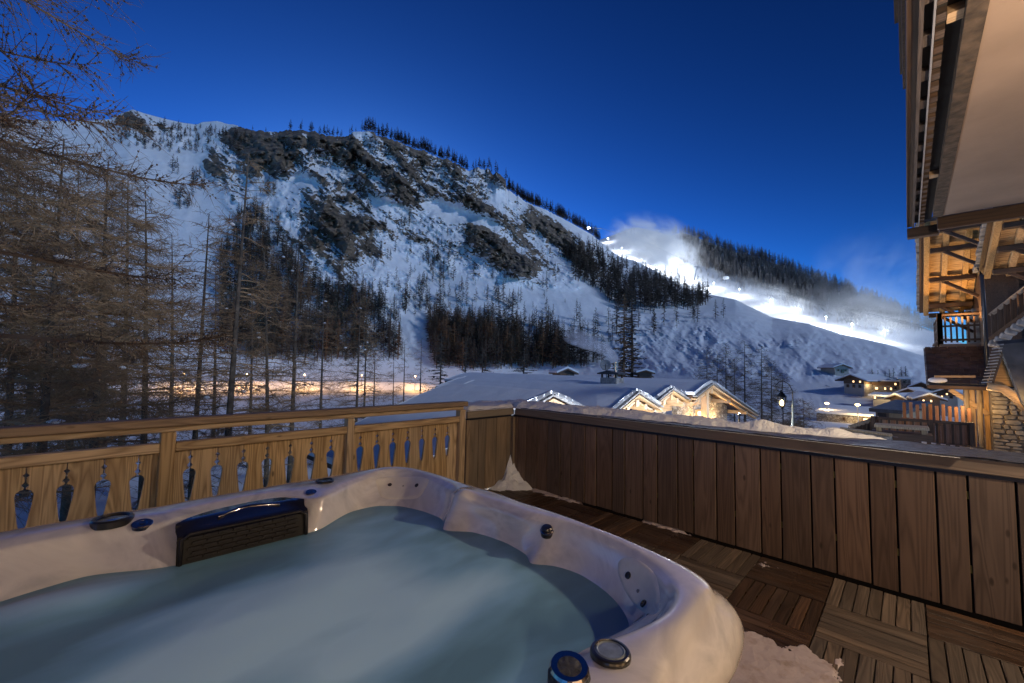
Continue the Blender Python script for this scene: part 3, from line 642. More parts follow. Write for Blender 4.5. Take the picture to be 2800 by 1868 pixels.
# thin trodden snow on the deck, lower right, and small leftovers by the wall foot
def patch(name, poly, label, h=.035, n=(120, 120), nz=5.0, mat=None, thr=.0, rough=1.0):
    pl = [PZ(x, y, 0)[:2] for x, y in poly]; pl = np.array(pl)
    x0, y0 = pl.min(0)-.15; x1, y1 = pl.max(0)+.15
    XX, YY = np.meshgrid(np.linspace(x0, x1, n[0]), np.linspace(y0, y1, n[1]), indexing='ij')
    ins = np.zeros(XX.shape, bool); dm = np.full(XX.shape, 9.0)
    for i in range(len(pl)):
        (ax, ay), (bx, by) = pl[i], pl[i-1]
        c = ((ay > YY) != (by > YY)) & (XX < (bx-ax)*(YY-ay)/(by-ay+1e-12)+ax); ins ^= c
        t = np.clip(((XX-ax)*(bx-ax)+(YY-ay)*(by-ay))/((bx-ax)**2+(by-ay)**2+1e-9), 0, 1)
        dm = np.minimum(dm, np.hypot(XX-ax-t*(bx-ax), YY-ay-t*(by-ay)))
    sd = np.where(ins, dm, -dm)
    sd = sd+fbm(XX*nz, YY*nz, 1.5, 5, .6)*.16
    Z = np.where(sd > 0, np.minimum(sd*.6, h)*(1+.5*fbm(XX*11, YY*11, 7.0, 4)), sd*.5)-.002+fbm(XX*25, YY*25, 3.0, 3)*.006*rough
    return tag(np_mesh(name, np.stack([XX, YY, Z], -1).reshape(-1, 3), grid_faces(*n), mat or snowD), label, 'snow')
patch('deck_snow', [(2030, 1735), (2075, 1735), (2130, 1765), (2200, 1765), (2250, 1790), (2300, 1815), (2330, 1850), (2290, 1900), (2200, 1990), (1960, 1990), (1960, 1800)], 'trodden pinkish snow on the dark deck tiles beside the tub corner', .010, (170, 170), 6.0, None, 0.0, .5)
patch('snow_scrap', [(1745, 1412), (1790, 1418), (1850, 1445), (1860, 1456), (1800, 1440)], 'thin scrap of snow along the foot of the plank wall', .012, (60, 60), 12)
patch('snow_scrap', [(2062, 1540), (2085, 1538), (2105, 1550), (2085, 1556)], 'small white snow scrap on a deck tile near the wall foot', .012, (50, 50), 14)
patch('snow_scrap', [(1450, 1325), (1520, 1352), (1600, 1372), (1560, 1375), (1460, 1345)], 'narrow snow strip running from the corner pile along the wall', .02, (60, 60), 10)
# ------------------------------------------------------------------ hot tub
TC = np.array([0.42, 1.42])
def loop(pts, sm=2):
    p = np.array(pts)-TC; a = np.arctan2(p[:, 1], p[:, 0]); r = np.hypot(p[:, 0], p[:, 1]); o = np.argsort(a); a, r = a[o], r[o]
    th = np.linspace(-np.pi, np.pi, 361)[:-1]; rr_ = np.interp(th, a, r, period=2*np.pi)
    for _ in range(sm): rr_ = (np.roll(rr_, 1)+2*rr_+np.roll(rr_, -1))/4
    return rr_
TH = np.linspace(-np.pi, np.pi, 361)[:-1]
Lout = loop([(-.17, 2.58), (.09, 2.565), (.35, 2.55), (.72, 2.555), (1.1, 2.56), (1.31, 2.57), (1.46, 2.53), (1.555, 2.41), (1.588, 2.2), (1.592, 1.91), (1.592, 1.43), (1.57, 1.0), (1.54, .75), (1.515, .60), (1.485, .51), (1.43, .46), (1.3, .443), (1.08, .432), (.94, .42), (.42, .41), (-.3, .42), (-.6, .5), (-.72, .7), (-.75, 1.43), (-.72, 2.2), (-.65, 2.45), (-.45, 2.57)], 4)
Lin = loop([(-.16, 2.37), (.1, 2.36), (.28, 2.30), (.34, 2.34), (.6, 2.37), (.78, 2.34), (.88, 2.20), (.93, 2.19), (1.0, 2.25), (1.2, 2.36), (1.35, 2.44), (1.45, 2.42), (1.5, 2.3), (1.50, 2.05), (1.47, 1.85), (1.40, 1.735), (1.44, 1.62), (1.46, 1.5), (1.455, 1.29), (1.48, 1.16), (1.50, 1.05), (1.495, .94), (1.465, .8), (1.4, .65), (1.285, .545), (1.15, .52), (1.03, .55), (.926, .595), (.827, .61), (.76, .6), (.4, .5), (-.2, .5), (-.5, .62), (-.58, 1.4), (-.55, 2.0), (-.45, 2.25)], 3)
Lwat = loop([(-.14, 2.22), (.07, 2.27), (.24, 2.17), (.32, 2.14), (.56, 2.13), (.80, 2.12), (.88, 2.13), (.95, 2.18), (1.09, 2.27), (1.24, 2.26), (1.34, 2.16), (1.39, 2.0), (1.40, 1.84), (1.35, 1.75), (1.305, 1.725), (1.33, 1.67), (1.40, 1.60), (1.425, 1.5), (1.435, 1.38), (1.41, 1.235), (1.345, 1.165), (1.40, 1.12), (1.425, 1.06), (1.437, .977), (1.41, .867), (1.38, .8), (1.345, .746), (1.284, .681), (1.234, .659), (1.18, .675), (1.106, .71), (1.021, .728), (.928, .721), (.4, .62), (-.2, .62), (-.45, .75), (-.5, 1.4), (-.45, 2.0), (-.3, 2.18)], 1)
def gth(deg, w): return np.exp(-(((TH-math.radians(deg)+np.pi) % (2*np.pi)-np.pi)/math.radians(w))**2)
droop = np.maximum(gth(-46, 17)*1.15, gth(-90, 42)*.9)+gth(50, 12)*.15+gth(133, 14)*.6
rows = []
def row(r, z): rows.append((np.broadcast_to(r, (360,)), np.broadcast_to(z, (360,))))
ZW = .80
row(Lout-.07, .80); row(Lout-.01, .805-droop*.04); row(Lout+.012+droop*.06, .815-droop*.03); row(Lout+.018+droop*.072, .83-droop*.03); row(Lout+.02+droop*.072, .855-droop*.025); row(Lout+.017+droop*.060, .885-droop*.022); row(Lout+.012+droop*.045, .905-droop*.018); row(Lout+.004+droop*.016, .914-droop*.006); row(Lout+.002+droop*.004, .924)
row(Lout, .935); row(Lout-.012, .944)
for k in (.25, .42, .6, .78, .9): row(Lout+(Lin-Lout)*k, .950+.008*math.sin(k*3.1)-.010*(k > .85)-.004*k)
row(Lin, .935); row(Lin-.008, .92)
for k in (.3, .5, .75): row(Lin+(Lwat-Lin)*k, .92+(ZW-.92)*(k**.9))
row(Lwat, ZW); row(Lwat-.02, ZW-.06); row(Lwat-.07, .62); row(Lwat-.2, .5); row(Lwat*.4, .46); row(Lwat*.02, .45)
R_ = np.stack([r for r, z in rows], 1); Z_ = np.stack([z for r, z in rows], 1)
X_ = TC[0]+R_*np.cos(TH)[:, None]; Y_ = TC[1]+R_*np.sin(TH)[:, None]
# sculpted details: arm-rest bump, dish for the diverter, seat creases
def gp(x, y, s): return np.exp(-(((X_-x)**2+(Y_-y)**2)/s**2))
Z_ = Z_+.030*gp(1.435, 1.715, .055)*(Z_ > .84)-.022*gp(1.43, 1.10, .06)*(Z_ > .86)-.010*gp(.20, 2.30, .06)*(Z_ > .86)-.010*gp(.88, 2.29, .05)*(Z_ > .86)
shellM, nt, b = new_mat('pearl_acrylic')
n = nd(nt, 'TexNoise', {'Vector': vecs(nt, (3, 3, 3), False), 'Scale': 1.0, 'Detail': 6.0, 'Distortion': 2.2, 'Roughness': .55})
c = ramp(nt, n.outputs[0], [(0.3, (0.42, 0.42, 0.47)), (0.5, (0.62, 0.61, 0.64)), (0.68, (0.48, 0.47, 0.51))])
sp = nd(nt, 'TexVoronoi', {'Vector': vecs(nt, (160, 160, 160), False), 'Scale': 1.0})
c = mixc(nt, ramp(nt, sp.outputs['Distance'], [(0.0, (.5, .5, .5)), (.12, (0, 0, 0))]), c, (.85, .85, .86))
nt.links.new(c, b.inputs['Base Color']); b.inputs['Roughness'].default_value = 0.12; b.inputs['Coat Weight'].default_value = 1.0; b.inputs['Coat Roughness'].default_value = .05
nb = nd(nt, 'TexNoise', {'Vector': vecs(nt, (14, 14, 14), False), 'Scale': 1.0, 'Detail': 4.0})
nt.links.new(nd(nt, 'Bump', {'Strength': .06, 'Distance': .01, 'Height': nb.outputs[0]}).outputs[0], b.inputs['Coat Normal'])
tub = thing('hot_tub', 'large pearl white hot tub full of bubbling water in the foreground', 'hot tub', (TC[0], TC[1], 0))
TO = np.array([TC[0], TC[1], 0])
Vt = np.stack([X_, Y_, Z_], -1).reshape(-1, 3); Ft = grid_faces(360, len(rows), wrap=True)[:, ::-1]
shell = np_mesh('shell', Vt-TO, Ft, shellM, tub, smooth=True)
sub = shell.modifiers.new('smooth', 'SUBSURF'); sub.levels = 1; sub.render_levels = 1
bvhT = BVHTree.FromPolygons([tuple(v) for v in Vt], [tuple(map(int, f)) for f in Ft])
def on_tub(px_, py_):
    h = bvhT.ray_cast(Vector(CAM), Vector(ray(px_, py_)).normalized())
    n = h[1]
    if n.dot(Vector(CAM)-h[0]) < 0: n = -n
    return h[0], n
# cabinet of vertical slats
cabM = wood('cabinet_wood', (0.05, 0.026, 0.015), (0.12, 0.065, 0.04), 'Z', 0.5, 0.3, False)
cl = np.stack([TC[0]+(Lout-.03)*np.cos(TH), TC[1]+(Lout-.03)*np.sin(TH)], -1)
q = MB(); nn = 90
ci = cl[::4]
q.prism([(p[0]*.985+TC[0]*.015, p[1]*.985+TC[1]*.015, 0.004) for p in ci], (0, 0, .44)); q.build('cabinet', plain('cabinet_core', (.012, .01, .009), .8), tub)
seg = np.hypot(*(np.roll(cl, -1, 0)-cl).T); cum = np.concatenate([[0], np.cumsum(seg)]); per = cum[-1]; ns = 62
def at_len(s):
    s %= per; i = min(359, int(np.searchsorted(cum, s, 'right')-1)); t = (s-cum[i])/(cum[i+1]-cum[i]); return cl[i]*(1-t)+cl[(i+1) % 360]*t
for k in range(ns):
    a, b_ = at_len(per*(k+.06)/ns), at_len(per*(k+.94)/ns); m_ = (a+b_)/2
    if m_[0] < .6 and m_[1] > 1.0: continue
    d = b_-a; nrm = np.array([d[1], -d[0]])/np.hypot(*d)
    p = [(a[0], a[1], .02), (b_[0], b_[1], .02), (b_[0]+nrm[0]*.014, b_[1]+nrm[1]*.014, .02), (a[0]+nrm[0]*.014, a[1]+nrm[1]*.014, .02)]
    MB().hexa([*p, *[(x, y, .80) for x, y, z in p]]).build('cabinet_slat', cabM, tub)
# water
nr, na = 90, 240
tw = np.linspace(-np.pi, np.pi, na+1)[:-1]; Lw = np.interp(tw, TH, Lwat, period=2*np.pi)+.012
s = np.linspace(0, 1, nr)**.8
RW = Lw[:, None]*s; XWt = TC[0]+RW*np.cos(tw)[:, None]; YWt = TC[1]+RW*np.sin(tw)[:, None]
def g2(x, y, sx, sy, a=0):
    c, s_ = math.cos(a), math.sin(a); u, v = (XWt-x)*c+(YWt-y)*s_, -(XWt-x)*s_+(YWt-y)*c
    return np.exp(-(u/sx)**2-(v/sy)**2)
ed = sst(0, .12, (1-s)[None, :]*np.ones_like(RW))
foam_glow = .75*g2(.52, 1.55, .5, .22, .15)+.55*g2(.05, 2.02, .25, .10, -.2)+.5*g2(.25, 1.35, .35, .12, .3)+.45*g2(.62, 1.15, .5, .12, .1)-.5*g2(.28, 1.95, .22, .09, .2)-.45*g2(-.15, 1.75, .3, .09, .25)+.2*g2(.95, 1.35, .35, .25, 0)
foam_glow = foam_glow*ed*1.2 + .10*ed + .34*fbm(XWt*2.0+YWt*.5, YWt*5-XWt*.8, 1.2, 4)*ed  # foam streaks, with the water's underwater glow worked into their brightness
ZWt = ZW+ed*(.028*g2(.02, 2.06, .22, .12, -.2)+.016*g2(.45, 1.55, .4, .2, .2)+.007*fbm(XWt*2.4, YWt*3.4, 2.0, 3)-.012*g2(.25, 1.92, .2, .1, .2))
Vw = np.stack([XWt, YWt, ZWt], -1).reshape(-1, 3)
waterM, nt, b = new_mat('milky_water')
at = nd(nt, 'Attribute', attribute_name='foam_glow')
nz = nd(nt, 'TexNoise', {'Vector': vecs(nt, (2.2, 5.5, 1), False), 'Scale': 1.0, 'Detail': 3.0, 'Distortion': .5})
ff = mth(nt, 'ADD', at.outputs['Fac'], mth(nt, 'MULTIPLY', mth(nt, 'SUBTRACT', nz.outputs[0], .5), .5))
c = ramp(nt, ff, [(0.0, (.16, .33, .44)), (.30, (.26, .52, .73)), (.72, (.50, .80, 1.0))])
nt.links.new(c, b.inputs['Base Color']); b.inputs['Roughness'].default_value = .32; b.inputs['IOR'].default_value = 1.33
b.inputs['Specular IOR Level'].default_value = .35
al = ramp(nt, ff, [(0.0, (.88,)*3), (.4, (.97,)*3)])
nt.links.new(al, b.inputs['Alpha'])
np_mesh('water', Vw-TO, grid_faces(na, nr, wrap=True), waterM, tub, attrs={'foam_glow': foam_glow})
# black filter cover with louvers
blackM = plain('glossy_black', (.012, .012, .018), .12, coat=1.0); blackR = plain('wet_black_plastic', (.007, .006, .008), .6, coat=.0, bump=.15, bscale=60)
blackF = plain('matt_black_front', (.006, .006, .007), .75); frostK = plain('frosted_black', (.03, .033, .04), .65, noise=.9, nscale=60, bump=.4, bscale=90)
chrome = plain('dark_chrome', (.35, .33, .36), .18, 1.0)
fp = []
xl, xr = .315, .815
fr = lambda x: 2.137-(x-xl)*.03     # front face line
nxs = 24
P = []
for i in range(nxs+1):
    x = xl+(xr-xl)*i/nxs; u = i/nxs
    topz = .945+.006*math.sin(u*math.pi); arch = .20*(1-(2*u-1)**4*.55)*(.75+.25*u)
    yb = fr(x)+arch*(.92 if u < .9 else .8)
    P.append([(x, fr(x)+.012, .70), (x, fr(x), .80), (x, fr(x)+.012, .90), (x, fr(x)+.022, .912), (x, fr(x)+.06, .918), (x, (fr(x)+yb)/2+.03, .938), (x, yb, topz+.004), (x, yb+.02, topz-.02)])
P = np.array(P); fc_ = np_mesh('filter_cover', P.reshape(-1, 3)-TO, grid_faces(nxs+1, 8), [blackM, blackF], tub, smooth=True)
fc_.data.polygons.foreach_set('material_index', [1 if k % 7 < 2 else 0 for k in range(nxs*7)])
q = MB()
for i in range(5):
    for k in range(8):
        x = xl+.035+(k+.5+(.25 if i % 2 else 0))*(xr-xl-.08)/8.2; z = .897-i*.0195
        yy_ = fr(x)+.012*(z-.80)/.10
        q.box((x, yy_-.004, z), (.046, .010, .010), rz=-.03)
q.build('louver_slots', blackR, tub); tub.children[-1]['kind'] = 'stuff'
m = MB(); m.tube([(xl+.012, fr(xl)-.004, .76), (xl+.014, fr(xl)+.004, .895), (xl+.04, fr(xl)+.006, .912), (xr-.04, fr(xr)+.006, .914), (xr-.012, fr(xr)+.004, .895), (xr-.010, fr(xr)-.004, .76)], .008, 8)
m.build('louver_frame', blackR, tub, smooth=True)
m = MB(); pts = [(xl+.15+.25*t, fr(xl)+.085+.045*math.sin(t*math.pi), .937+.003*math.sin(t*math.pi)) for t in np.linspace(0, 1, 13)]
m.tube(pts, [.004+.008*math.sin(math.pi*i/12) for i in range(13)], 8); m.build('grip', chrome, tub, smooth=True)
# jets, rings, knobs
jetM = plain('jet_black', (.015, .015, .017), .3, coat=.4); jetG = plain('jet_grey', (.25, .25, .27), .3, .6); blueK = plain('knob_blue_black', (.02, .025, .06), .15, .5, coat=1.0)
glassC = plain('cap_grey', (.16, .20, .24), .3, coat=.6, noise=.35, nscale=40)
def disc(name, px_, py_, r, mat, prof, nrm=None, sx=1, lift=0.0):
    p, n = on_tub(px_, py_); n = Vector(nrm) if nrm else n
    m = MB(); m.lathe(p+n.normalized()*(lift+(.006 if name == 'jet' else 0)), [(a*r, h*r) for a, h in prof], 40, n); return m.build(name, mat, tub, smooth=False), p, n
cup = [(1, -.3), (1, .30), (.85, .42), (.62, .36), (.55, .15), (.2, .15)]
for x, y in [(1060, 1432), (1115, 1438), (1085, 1458), (1312, 1488), (1290, 1510), (1340, 1532), (1655, 1655), (1688, 1708)]: disc('underwater_jet', x, y, .028, jetM, cup)
for x, y, r, mt in [(1066, 1328, .012, jetM), (1103, 1331, .005, jetG), (1141, 1329, .012, jetM), (1721, 1576, .0125, jetM), (1748, 1619, .006, jetG), (1764, 1655, .0125, jetM)]:
    disc('jet', x, y, r, mt, cup)
up = (0, 0, 1)
ringp = [(1, -.25), (1, .10), (.92, .2), (.80, .2), (.74, .08)]
for x, y, r, lab in [(308, 1422, .068, 'oval cap'), (888, 1317, .05, 'oval cap')]:
    o, p, n = disc('ring_cap', x, y, r, jetM, ringp, up); m = MB(); m.lathe(p, [(.76*r, 0), (.76*r, .10*r), (.3*r, .14*r)], 24, up); m.build('cap_plate', blueK, tub)
for x, y, r in [(389, 1434, .034), (851, 1347, .026)]:
    o, p, n = disc('jet_dial', x, y, r, blueK, [(1, -.3), (1, .12), (.9, .25), (.55, .25), (.5, .16), (.36, .16), (.34, .3), (.15, .3)], (0, -.25, 1)); m = MB()
    m.lathe(p+Vector((0, -.25, 1)).normalized()*.002, [(1.06*r, 0), (1.06*r, .08*r), (.98*r, .16*r)], 24, (0, -.25, 1)); m.build('dial_rim', chrome, tub)
o, p, n = disc('round_cap', 1669, 1791, .047, jetM, [(1, -.3), (1, .12), (.97, .2), (.90, .26), (.80, .27), (.76, .2)], up)
m = MB(); m.lathe(p, [(.78*.047, 0), (.78*.047, .009), (.66*.047, .0125), (.6*.047, .0105), (.1*.047, .011)], 40, up); m.build('cap_plate', glassC, tub)
o, p, n = disc('diverter_knob', 1496, 1455, .027, jetM, [(1.05, -.5), (1.05, .2), (.9, .45), (.9, .75), (.75, .95), (.1, 1.0)], (-.25, -.1, 1))
m = MB(); d = Vector((-.25, -.1, 1)).normalized(); m.lathe(p+d*.004, [(1.12*.027, 0), (1.12*.027, .006), (1.0*.027, .009)], 24, d); m.build('knob_rim', chrome, tub)
o, p, n = disc('frosted_knob', 1556, 1852, .042, frostK, [(1.1, -.4), (1.1, .1), (1.0, .2), (.95, .45), (.88, .55), (.75, .6), (.3, .66), (.05, .66)], (-.1, -.1, 1))
m = MB(); m.lathe(p+Vector((0, 0, .012)), [(1.0*.042, 0), (1.03*.042, .008), (.95*.042, .014)], 24, (-.1, -.1, 1)); m.build('knob_rim', chrome, tub)
# recessed head panel in the far corner and side panel on the right
padM = plain('pad_grey', (.62, .60, .58), .35, coat=.3, noise=.05, nscale=30)
def pad(name, quad, lift=.006, nu=26, nv=18, pw=6.0, se=5.0):
    tl, tr, br, bl = [np.array(p, float) for p in quad]; P = np.zeros((nu, nv, 3))
    for i in range(nu):
        for j in range(nv):
            u, v = i/(nu-1), j/(nv-1); uu, vv = 2*u-1, 2*v-1
            k = max(abs(uu), abs(vv)); rr__ = (abs(uu)**se+abs(vv)**se)**(1/se) if k > 0 else 1; f_ = k/rr__ if rr__ else 1
            u2, v2 = .5+uu*f_/2, .5+vv*f_/2
            q_ = (tl*(1-u2)+tr*u2)*(1-v2)+(bl*(1-u2)+br*u2)*v2
            p, n = on_tub(*q_); e = 1-max(abs(uu), abs(vv))**pw
            P[i, j] = np.array(p+n*(lift*min(1, e*2.2)-.0012))
    return np_mesh(name, P.reshape(-1, 3)-TO, grid_faces(nu, nv)[:, ::-1], padM, tub)
pad('head_panel', [(1020, 1303), (1182, 1303), (1148, 1366), (1040, 1366)], .007)
pad('side_panel', [(1665, 1515), (1790, 1535), (1822, 1700), (1728, 1668)], .007, pw=3.0, se=2.4)
# ------------------------------------------------------------------ our own chalet: soffit and stepped eaves overhead, facade behind the viewpoint
lightW = {a: wood('larch_light_'+a.lower(), (0.26, 0.15, 0.065), (0.50, 0.32, 0.16), a, 0.6, 0.25, False, .8) for a in 'XYZ'}
darkW = {a: wood('larch_dark_'+a.lower(), (0.03, 0.016, 0.010), (0.085, 0.046, 0.027), a, 0.6, 0.3, False, .8) for a in 'XYZ'}
creamM = plain('cream_plaster', (0.27, 0.195, 0.15), 0.85, noise=.14, nscale=1.6, bump=.12, bscale=50)
concM = plain('rough_brown_render', (0.065, 0.045, 0.032), 0.9, noise=.6, nscale=10, bump=.9, bscale=14)
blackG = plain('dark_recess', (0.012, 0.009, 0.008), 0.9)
whiteD = plain('zinc_drip', (0.45, 0.45, 0.48), 0.4, .5)
pinkT = wood('weathered_trim', (0.045, 0.033, 0.029), (0.10, 0.077, 0.07), 'X', .7, .1, False)
darkO = wood('eave_dark', (0.022, 0.013, 0.009), (0.055, 0.032, 0.021), 'X', 0.65, 0.2, False, .8)
own = thing('chalet', 'chalet whose cream soffit and dark stepped timber eaves hang overhead at the upper right', 'chalet', (2, -1.75, 0))
def xb(name, y0, y1, z0, h, x1, mat, x0=-6.0): return MB().box(((x0+x1)/2, (y0+y1)/2, z0+h/2), (x1-x0, abs(y1-y0), h)).build(name, mat, own)
xb('soffit', -1.9, -.485, 4.20, .1, 9.44, creamM)
xb('stone_band', -.484, -.375, 4.19, .2, 9.44, concM)
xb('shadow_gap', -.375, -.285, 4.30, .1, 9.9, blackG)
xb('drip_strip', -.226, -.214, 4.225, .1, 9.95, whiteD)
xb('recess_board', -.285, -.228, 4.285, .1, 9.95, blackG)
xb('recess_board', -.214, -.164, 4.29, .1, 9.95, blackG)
xb('trim', -.164, -.138, 4.22, .12, 10.0, pinkT)
xb('eave_board', -.138, -.079, 4.26, .1, 10.05, darkO)
xb('eave_edge', -.079, -.072, 4.24, .22, 10.1, darkO)
dm = None
dentM = wood('dentil_wood', (.035, .020, .014), (.10, .062, .043), 'Y', .7, .4, False)
for k in range(34):
    x = 2.95+.208*k
    o = MB().box((x, -.256, 4.262), (.10, .053, .05)).build('dentil', dentM, own) if dm is None else bpy.data.objects.new('dentil', dm.data)
    if dm is None: dm = o; dm_x = x
    else: COL.objects.link(o); o.parent = own; o.location.x = x-dm_x
bk = None
for k in range(13):
    x = 2.85+.533*k
    o = MB().box((x, -.189, 4.272), (.16, .046, .04)).build('eave_block', pinkT, own) if bk is None else bpy.data.objects.new('eave_block', bk.data)
    if bk is None: bk = o; bk_x = x
    else: COL.objects.link(o); o.parent = own; o.location.x = x-bk_x
for x in (4.25, 7.6): MB().box((x, -.33, 4.27), (.12, .085, .06)).build('eave_bracket', lightW['Y'], own)
MB().box((9.55, -1.1, 4.11), (.1, 1.35, .20)).build('end_fascia', darkW['Y'], own, bevel=.01)
MB().box((10.06, -.27, 4.14), (.16, .40, .17)).build('end_cap', darkW['Y'], own, bevel=.01)
# upper roof storey with its rafter tails
MB().box((1.5, -1.2, 5.6), (15.0, 1.4, .3)).build('upper_eave', darkW['X'], own)
for (xa, ya), (xb_, yb_), z_, m_ in [((2446, 66), (2468, 62), 5.3, darkO), ((2463, 135), (2474, 133), 5.0, lightW['X']), ((2461, 205), (2484, 200), 4.8, darkO), ((2469, 245), (2486, 241), 4.6, dentM)]:
    A, B_ = PZ(xa, ya, z_), PZ(xb_, yb_, z_); x1 = min(A[0], B_[0]); MB().box((x1/2-1.5, (A[1]+B_[1])/2, z_+.08), (x1+3, abs(A[1]-B_[1]), .16)).build('upper_board', m_, own)
MB().box((1.5, -1.95, 4.2), (16, .3, 9.6)).build('facade', darkW['X'], own)
MB().box((1.5, -6.5, 8.2), (16, 9.5, .4)).build('roof', snowM, own)
glowM, nt, b = new_mat('lit_window'); b.inputs['Emission Color'].default_value = (1, .58, .24, 1); b.inputs['Emission Strength'].default_value = 2.6
for x0, x1, z0, z1 in [(-.75, .35, .1, 2.2), (.62, 1.72, .1, 2.2), (-3.6, -2.4, .9, 2.1)]:
    fr_ = MB().box(((x0+x1)/2, -1.785, z0), (x1-x0+.16, .07, .09)).box(((x0+x1)/2, -1.785, z1), (x1-x0+.16, .07, .09)).box((x0, -1.785, (z0+z1)/2), (.09, .068, z1-z0)).box((x1, -1.785, (z0+z1)/2), (.09, .068, z1-z0)).box(((x0+x1)/2, -1.785, (z0+z1)/2), (.05, .06, z1-z0)).build('window', lightW['Z'], own)
    MB().box(((x0+x1)/2, -1.79, (z0+z1)/2), (x1-x0, .02, z1-z0)).build('pane', glowM, fr_)
bulbM = plain('lamp_bulb', (1, .9, .7), .4, emit=(1, .66, .3), estr=12)
ironM = plain('black_iron', (.02, .02, .022), .45, .7)
def wall_lamp(x, z, power, label):
    t = thing('wall_lamp', label, 'lamp', (x, -1.75, z)); t['group'] = 'terrace wall lamps'
    MB().lathe((x, -1.79, z), [(.06, 0), (.06, .02)], 16, (0, 1, 0)).tube([(x, -1.77, z), (x, -1.66, z+.05), (x, -1.58, z+.02)], .012, 8).lathe((x, -1.58, z-.03), [(.03, .05), (.09, .0), (.095, -.01)], 16).build('bracket', ironM, t)
    MB().lathe((x, -1.58, z-.05), [(.01, -.04), (.035, -.03), (.04, 0), (.02, .03)], 12).build('bulb', bulbM, t, smooth=True)
    point('lamp_light', (x, -1.5, z-.16), power, (1, .76, .52), .07, t)
wall_lamp(-1.05, 2.35, 80, 'black iron wall lamp on the chalet facade beside the left window')
wall_lamp(3.75, 2.95, 280, 'black iron wall lamp on the chalet facade right of the glazed doors')
# ------------------------------------------------------------------ neighbouring chalet on the right
logM_ = wood('grey_handrail', (.12, .09, .07), (.26, .21, .17), 'Y', .7, .2, False)
slateR = plain('roof_slate', (0.045, 0.045, 0.055), .5, noise=.6, nscale=3.0, bump=.6, bscale=12)
slateE = plain('slate_edges', (0.26, 0.25, 0.25), .7, noise=.5, nscale=6)
nb_ = thing('timber_chalet', 'neighbouring timber and stone chalet with warm lit bracketed eaves at the right edge', 'chalet', (18, -1.6, 0))
def verge_roof(ye, yf, X0, z0, X1, z1, beams, seed):
    r = random.Random(seed); sl = (z1-z0)/(X1-X0); zz = lambda X: z0+sl*(X-X0); d = Vector((X1-X0, 0, z1-z0)); L = d.length; d.normalize(); nrm = Vector((-d.z, 0, d.x))
    if nrm.z < 0: nrm = -nrm
    # boards of the underside
    q = MB(); n = int(L/.085)
    for i in range(n):
        c = Vector((X0, (ye+yf)/2, z0))+d*((i+.5)*L/n)+nrm*(.075+r.uniform(-.004, .004))
        q.bar(c-Vector((0, abs(ye-yf)/2, 0)), c+Vector((0, abs(ye-yf)/2, 0)), .074, .022, up=nrm)
    o = q.build('soffit_boards', lightW['Y'], nb_); o['kind'] = 'stuff'
    q = MB().prism([(X0, ye, z0+.10), (X1, ye, z1+.10), (X1, ye, z1+.18), (X0, ye, z0+.18)], (0, yf-ye-.3, 0)); q.build('roof_deck', slateR, nb_)
    for y, w in [(ye-.10, .17), (ye+(yf-ye)*.42, .13), (ye+(yf-ye)*.80, .13)]:
        MB().bar(Vector((X0, y, z0)), Vector((X1, y, z1)), w, .13, up=(0, 1, 0)).build('rafter', lightW['X'], nb_, bevel=.01)
    MB().bar(Vector((X0, ye-.005, z0+.06)), Vector((X1, ye-.005, z1+.06)), .03, .14, up=(0, 1, 0)).build('barge_board', darkW['X'], nb_)
    n = int(L/.17)
    for i in range(n):
        c = Vector((X0, ye+.03, z0))+d*((i+.5)*L/n)+nrm*(.17+r.uniform(-.01, .015))
        MB().bar(c-d*.10, c+d*.10+nrm*.015, .05+r.uniform(0, .05), r.uniform(.16, .24), up=(0, 1, 0)).build('slate', slateE, nb_)
    for X in beams:
        z = zz(X)-.13
        q = MB().bar((X, yf, z), (X, ye-.16, z), .15, .15); q.build('bracket_beam', darkW['Y'], nb_, bevel=.02)
        MB().bar((X, ye-.45, z-.05), (X, yf-.02, z-.62), .09, .10, up=(1, 0, 0)).build('brace', darkW['Y'], nb_, bevel=.01)
verge_roof(-.44, -1.62, 16.6, 6.0, 20.6, 3.82, [16.75, 17.5, 18.75, 20.0, 20.5], 3)
verge_roof(-1.56, -2.75, 14.5, 5.42, 17.1, 4.40, [14.8, 15.7, 16.7], 4)
MB().box((20.2, -1.95, 2.6), (5.6, .6, 6.4)).build('facade', darkW['X'], nb_)
r = random.Random(77)
for k in range(20): MB().box((17.62+r.uniform(-.01, .01), -2.7, 1.72+.195*k), (.06, 2.1, .185)).build('facade_board', darkW['Y'], nb_, bevel=.006)
MB().box((17.75, -2.7, 3.6), (.1, 2.1, 4.0)).build('facade_backing', blackG, nb_)
sa, sb = Vector(PX(2708, 862, 15.9)), Vector(PX(2815, 778, 15.4)); dn_ = Vector((0, 0, -.62))
MB().bar(sa, sb, .10, .08, up=(1, 0, 0)).build('stair_handrail', logM_, nb_, bevel=.01); MB().bar(sa+dn_, sb+dn_, .14, .12, up=(1, 0, 0)).build('stair_stringer', darkW['Y'], nb_)
for k in range(6):
    p = sa.lerp(sb, (k+.5)/6); MB().box((p.x, p.y, p.z-.31), (.05, .09, .62)).build('stair_baluster', darkW['Z'], nb_)
for k in range(7):
    p = (sa+dn_*1.25).lerp(sb+dn_*1.25, (k+.5)/7); MB().box(p, (.25, .20, .16), R=Euler((r.uniform(.3, .6), r.uniform(-.2, .2), 0)).to_matrix()).build('step_stone', slateE, nb_, bevel=.03)
MB().tube([(16.9, -1.60, 4.75), (16.9, -1.50, 4.6), (16.9, -1.55, 4.4), (16.9, -1.57, 1.9)], .045, 10).build('drainpipe', plain('dark_pipe', (.03, .035, .05), .35, .6), nb_, smooth=True)
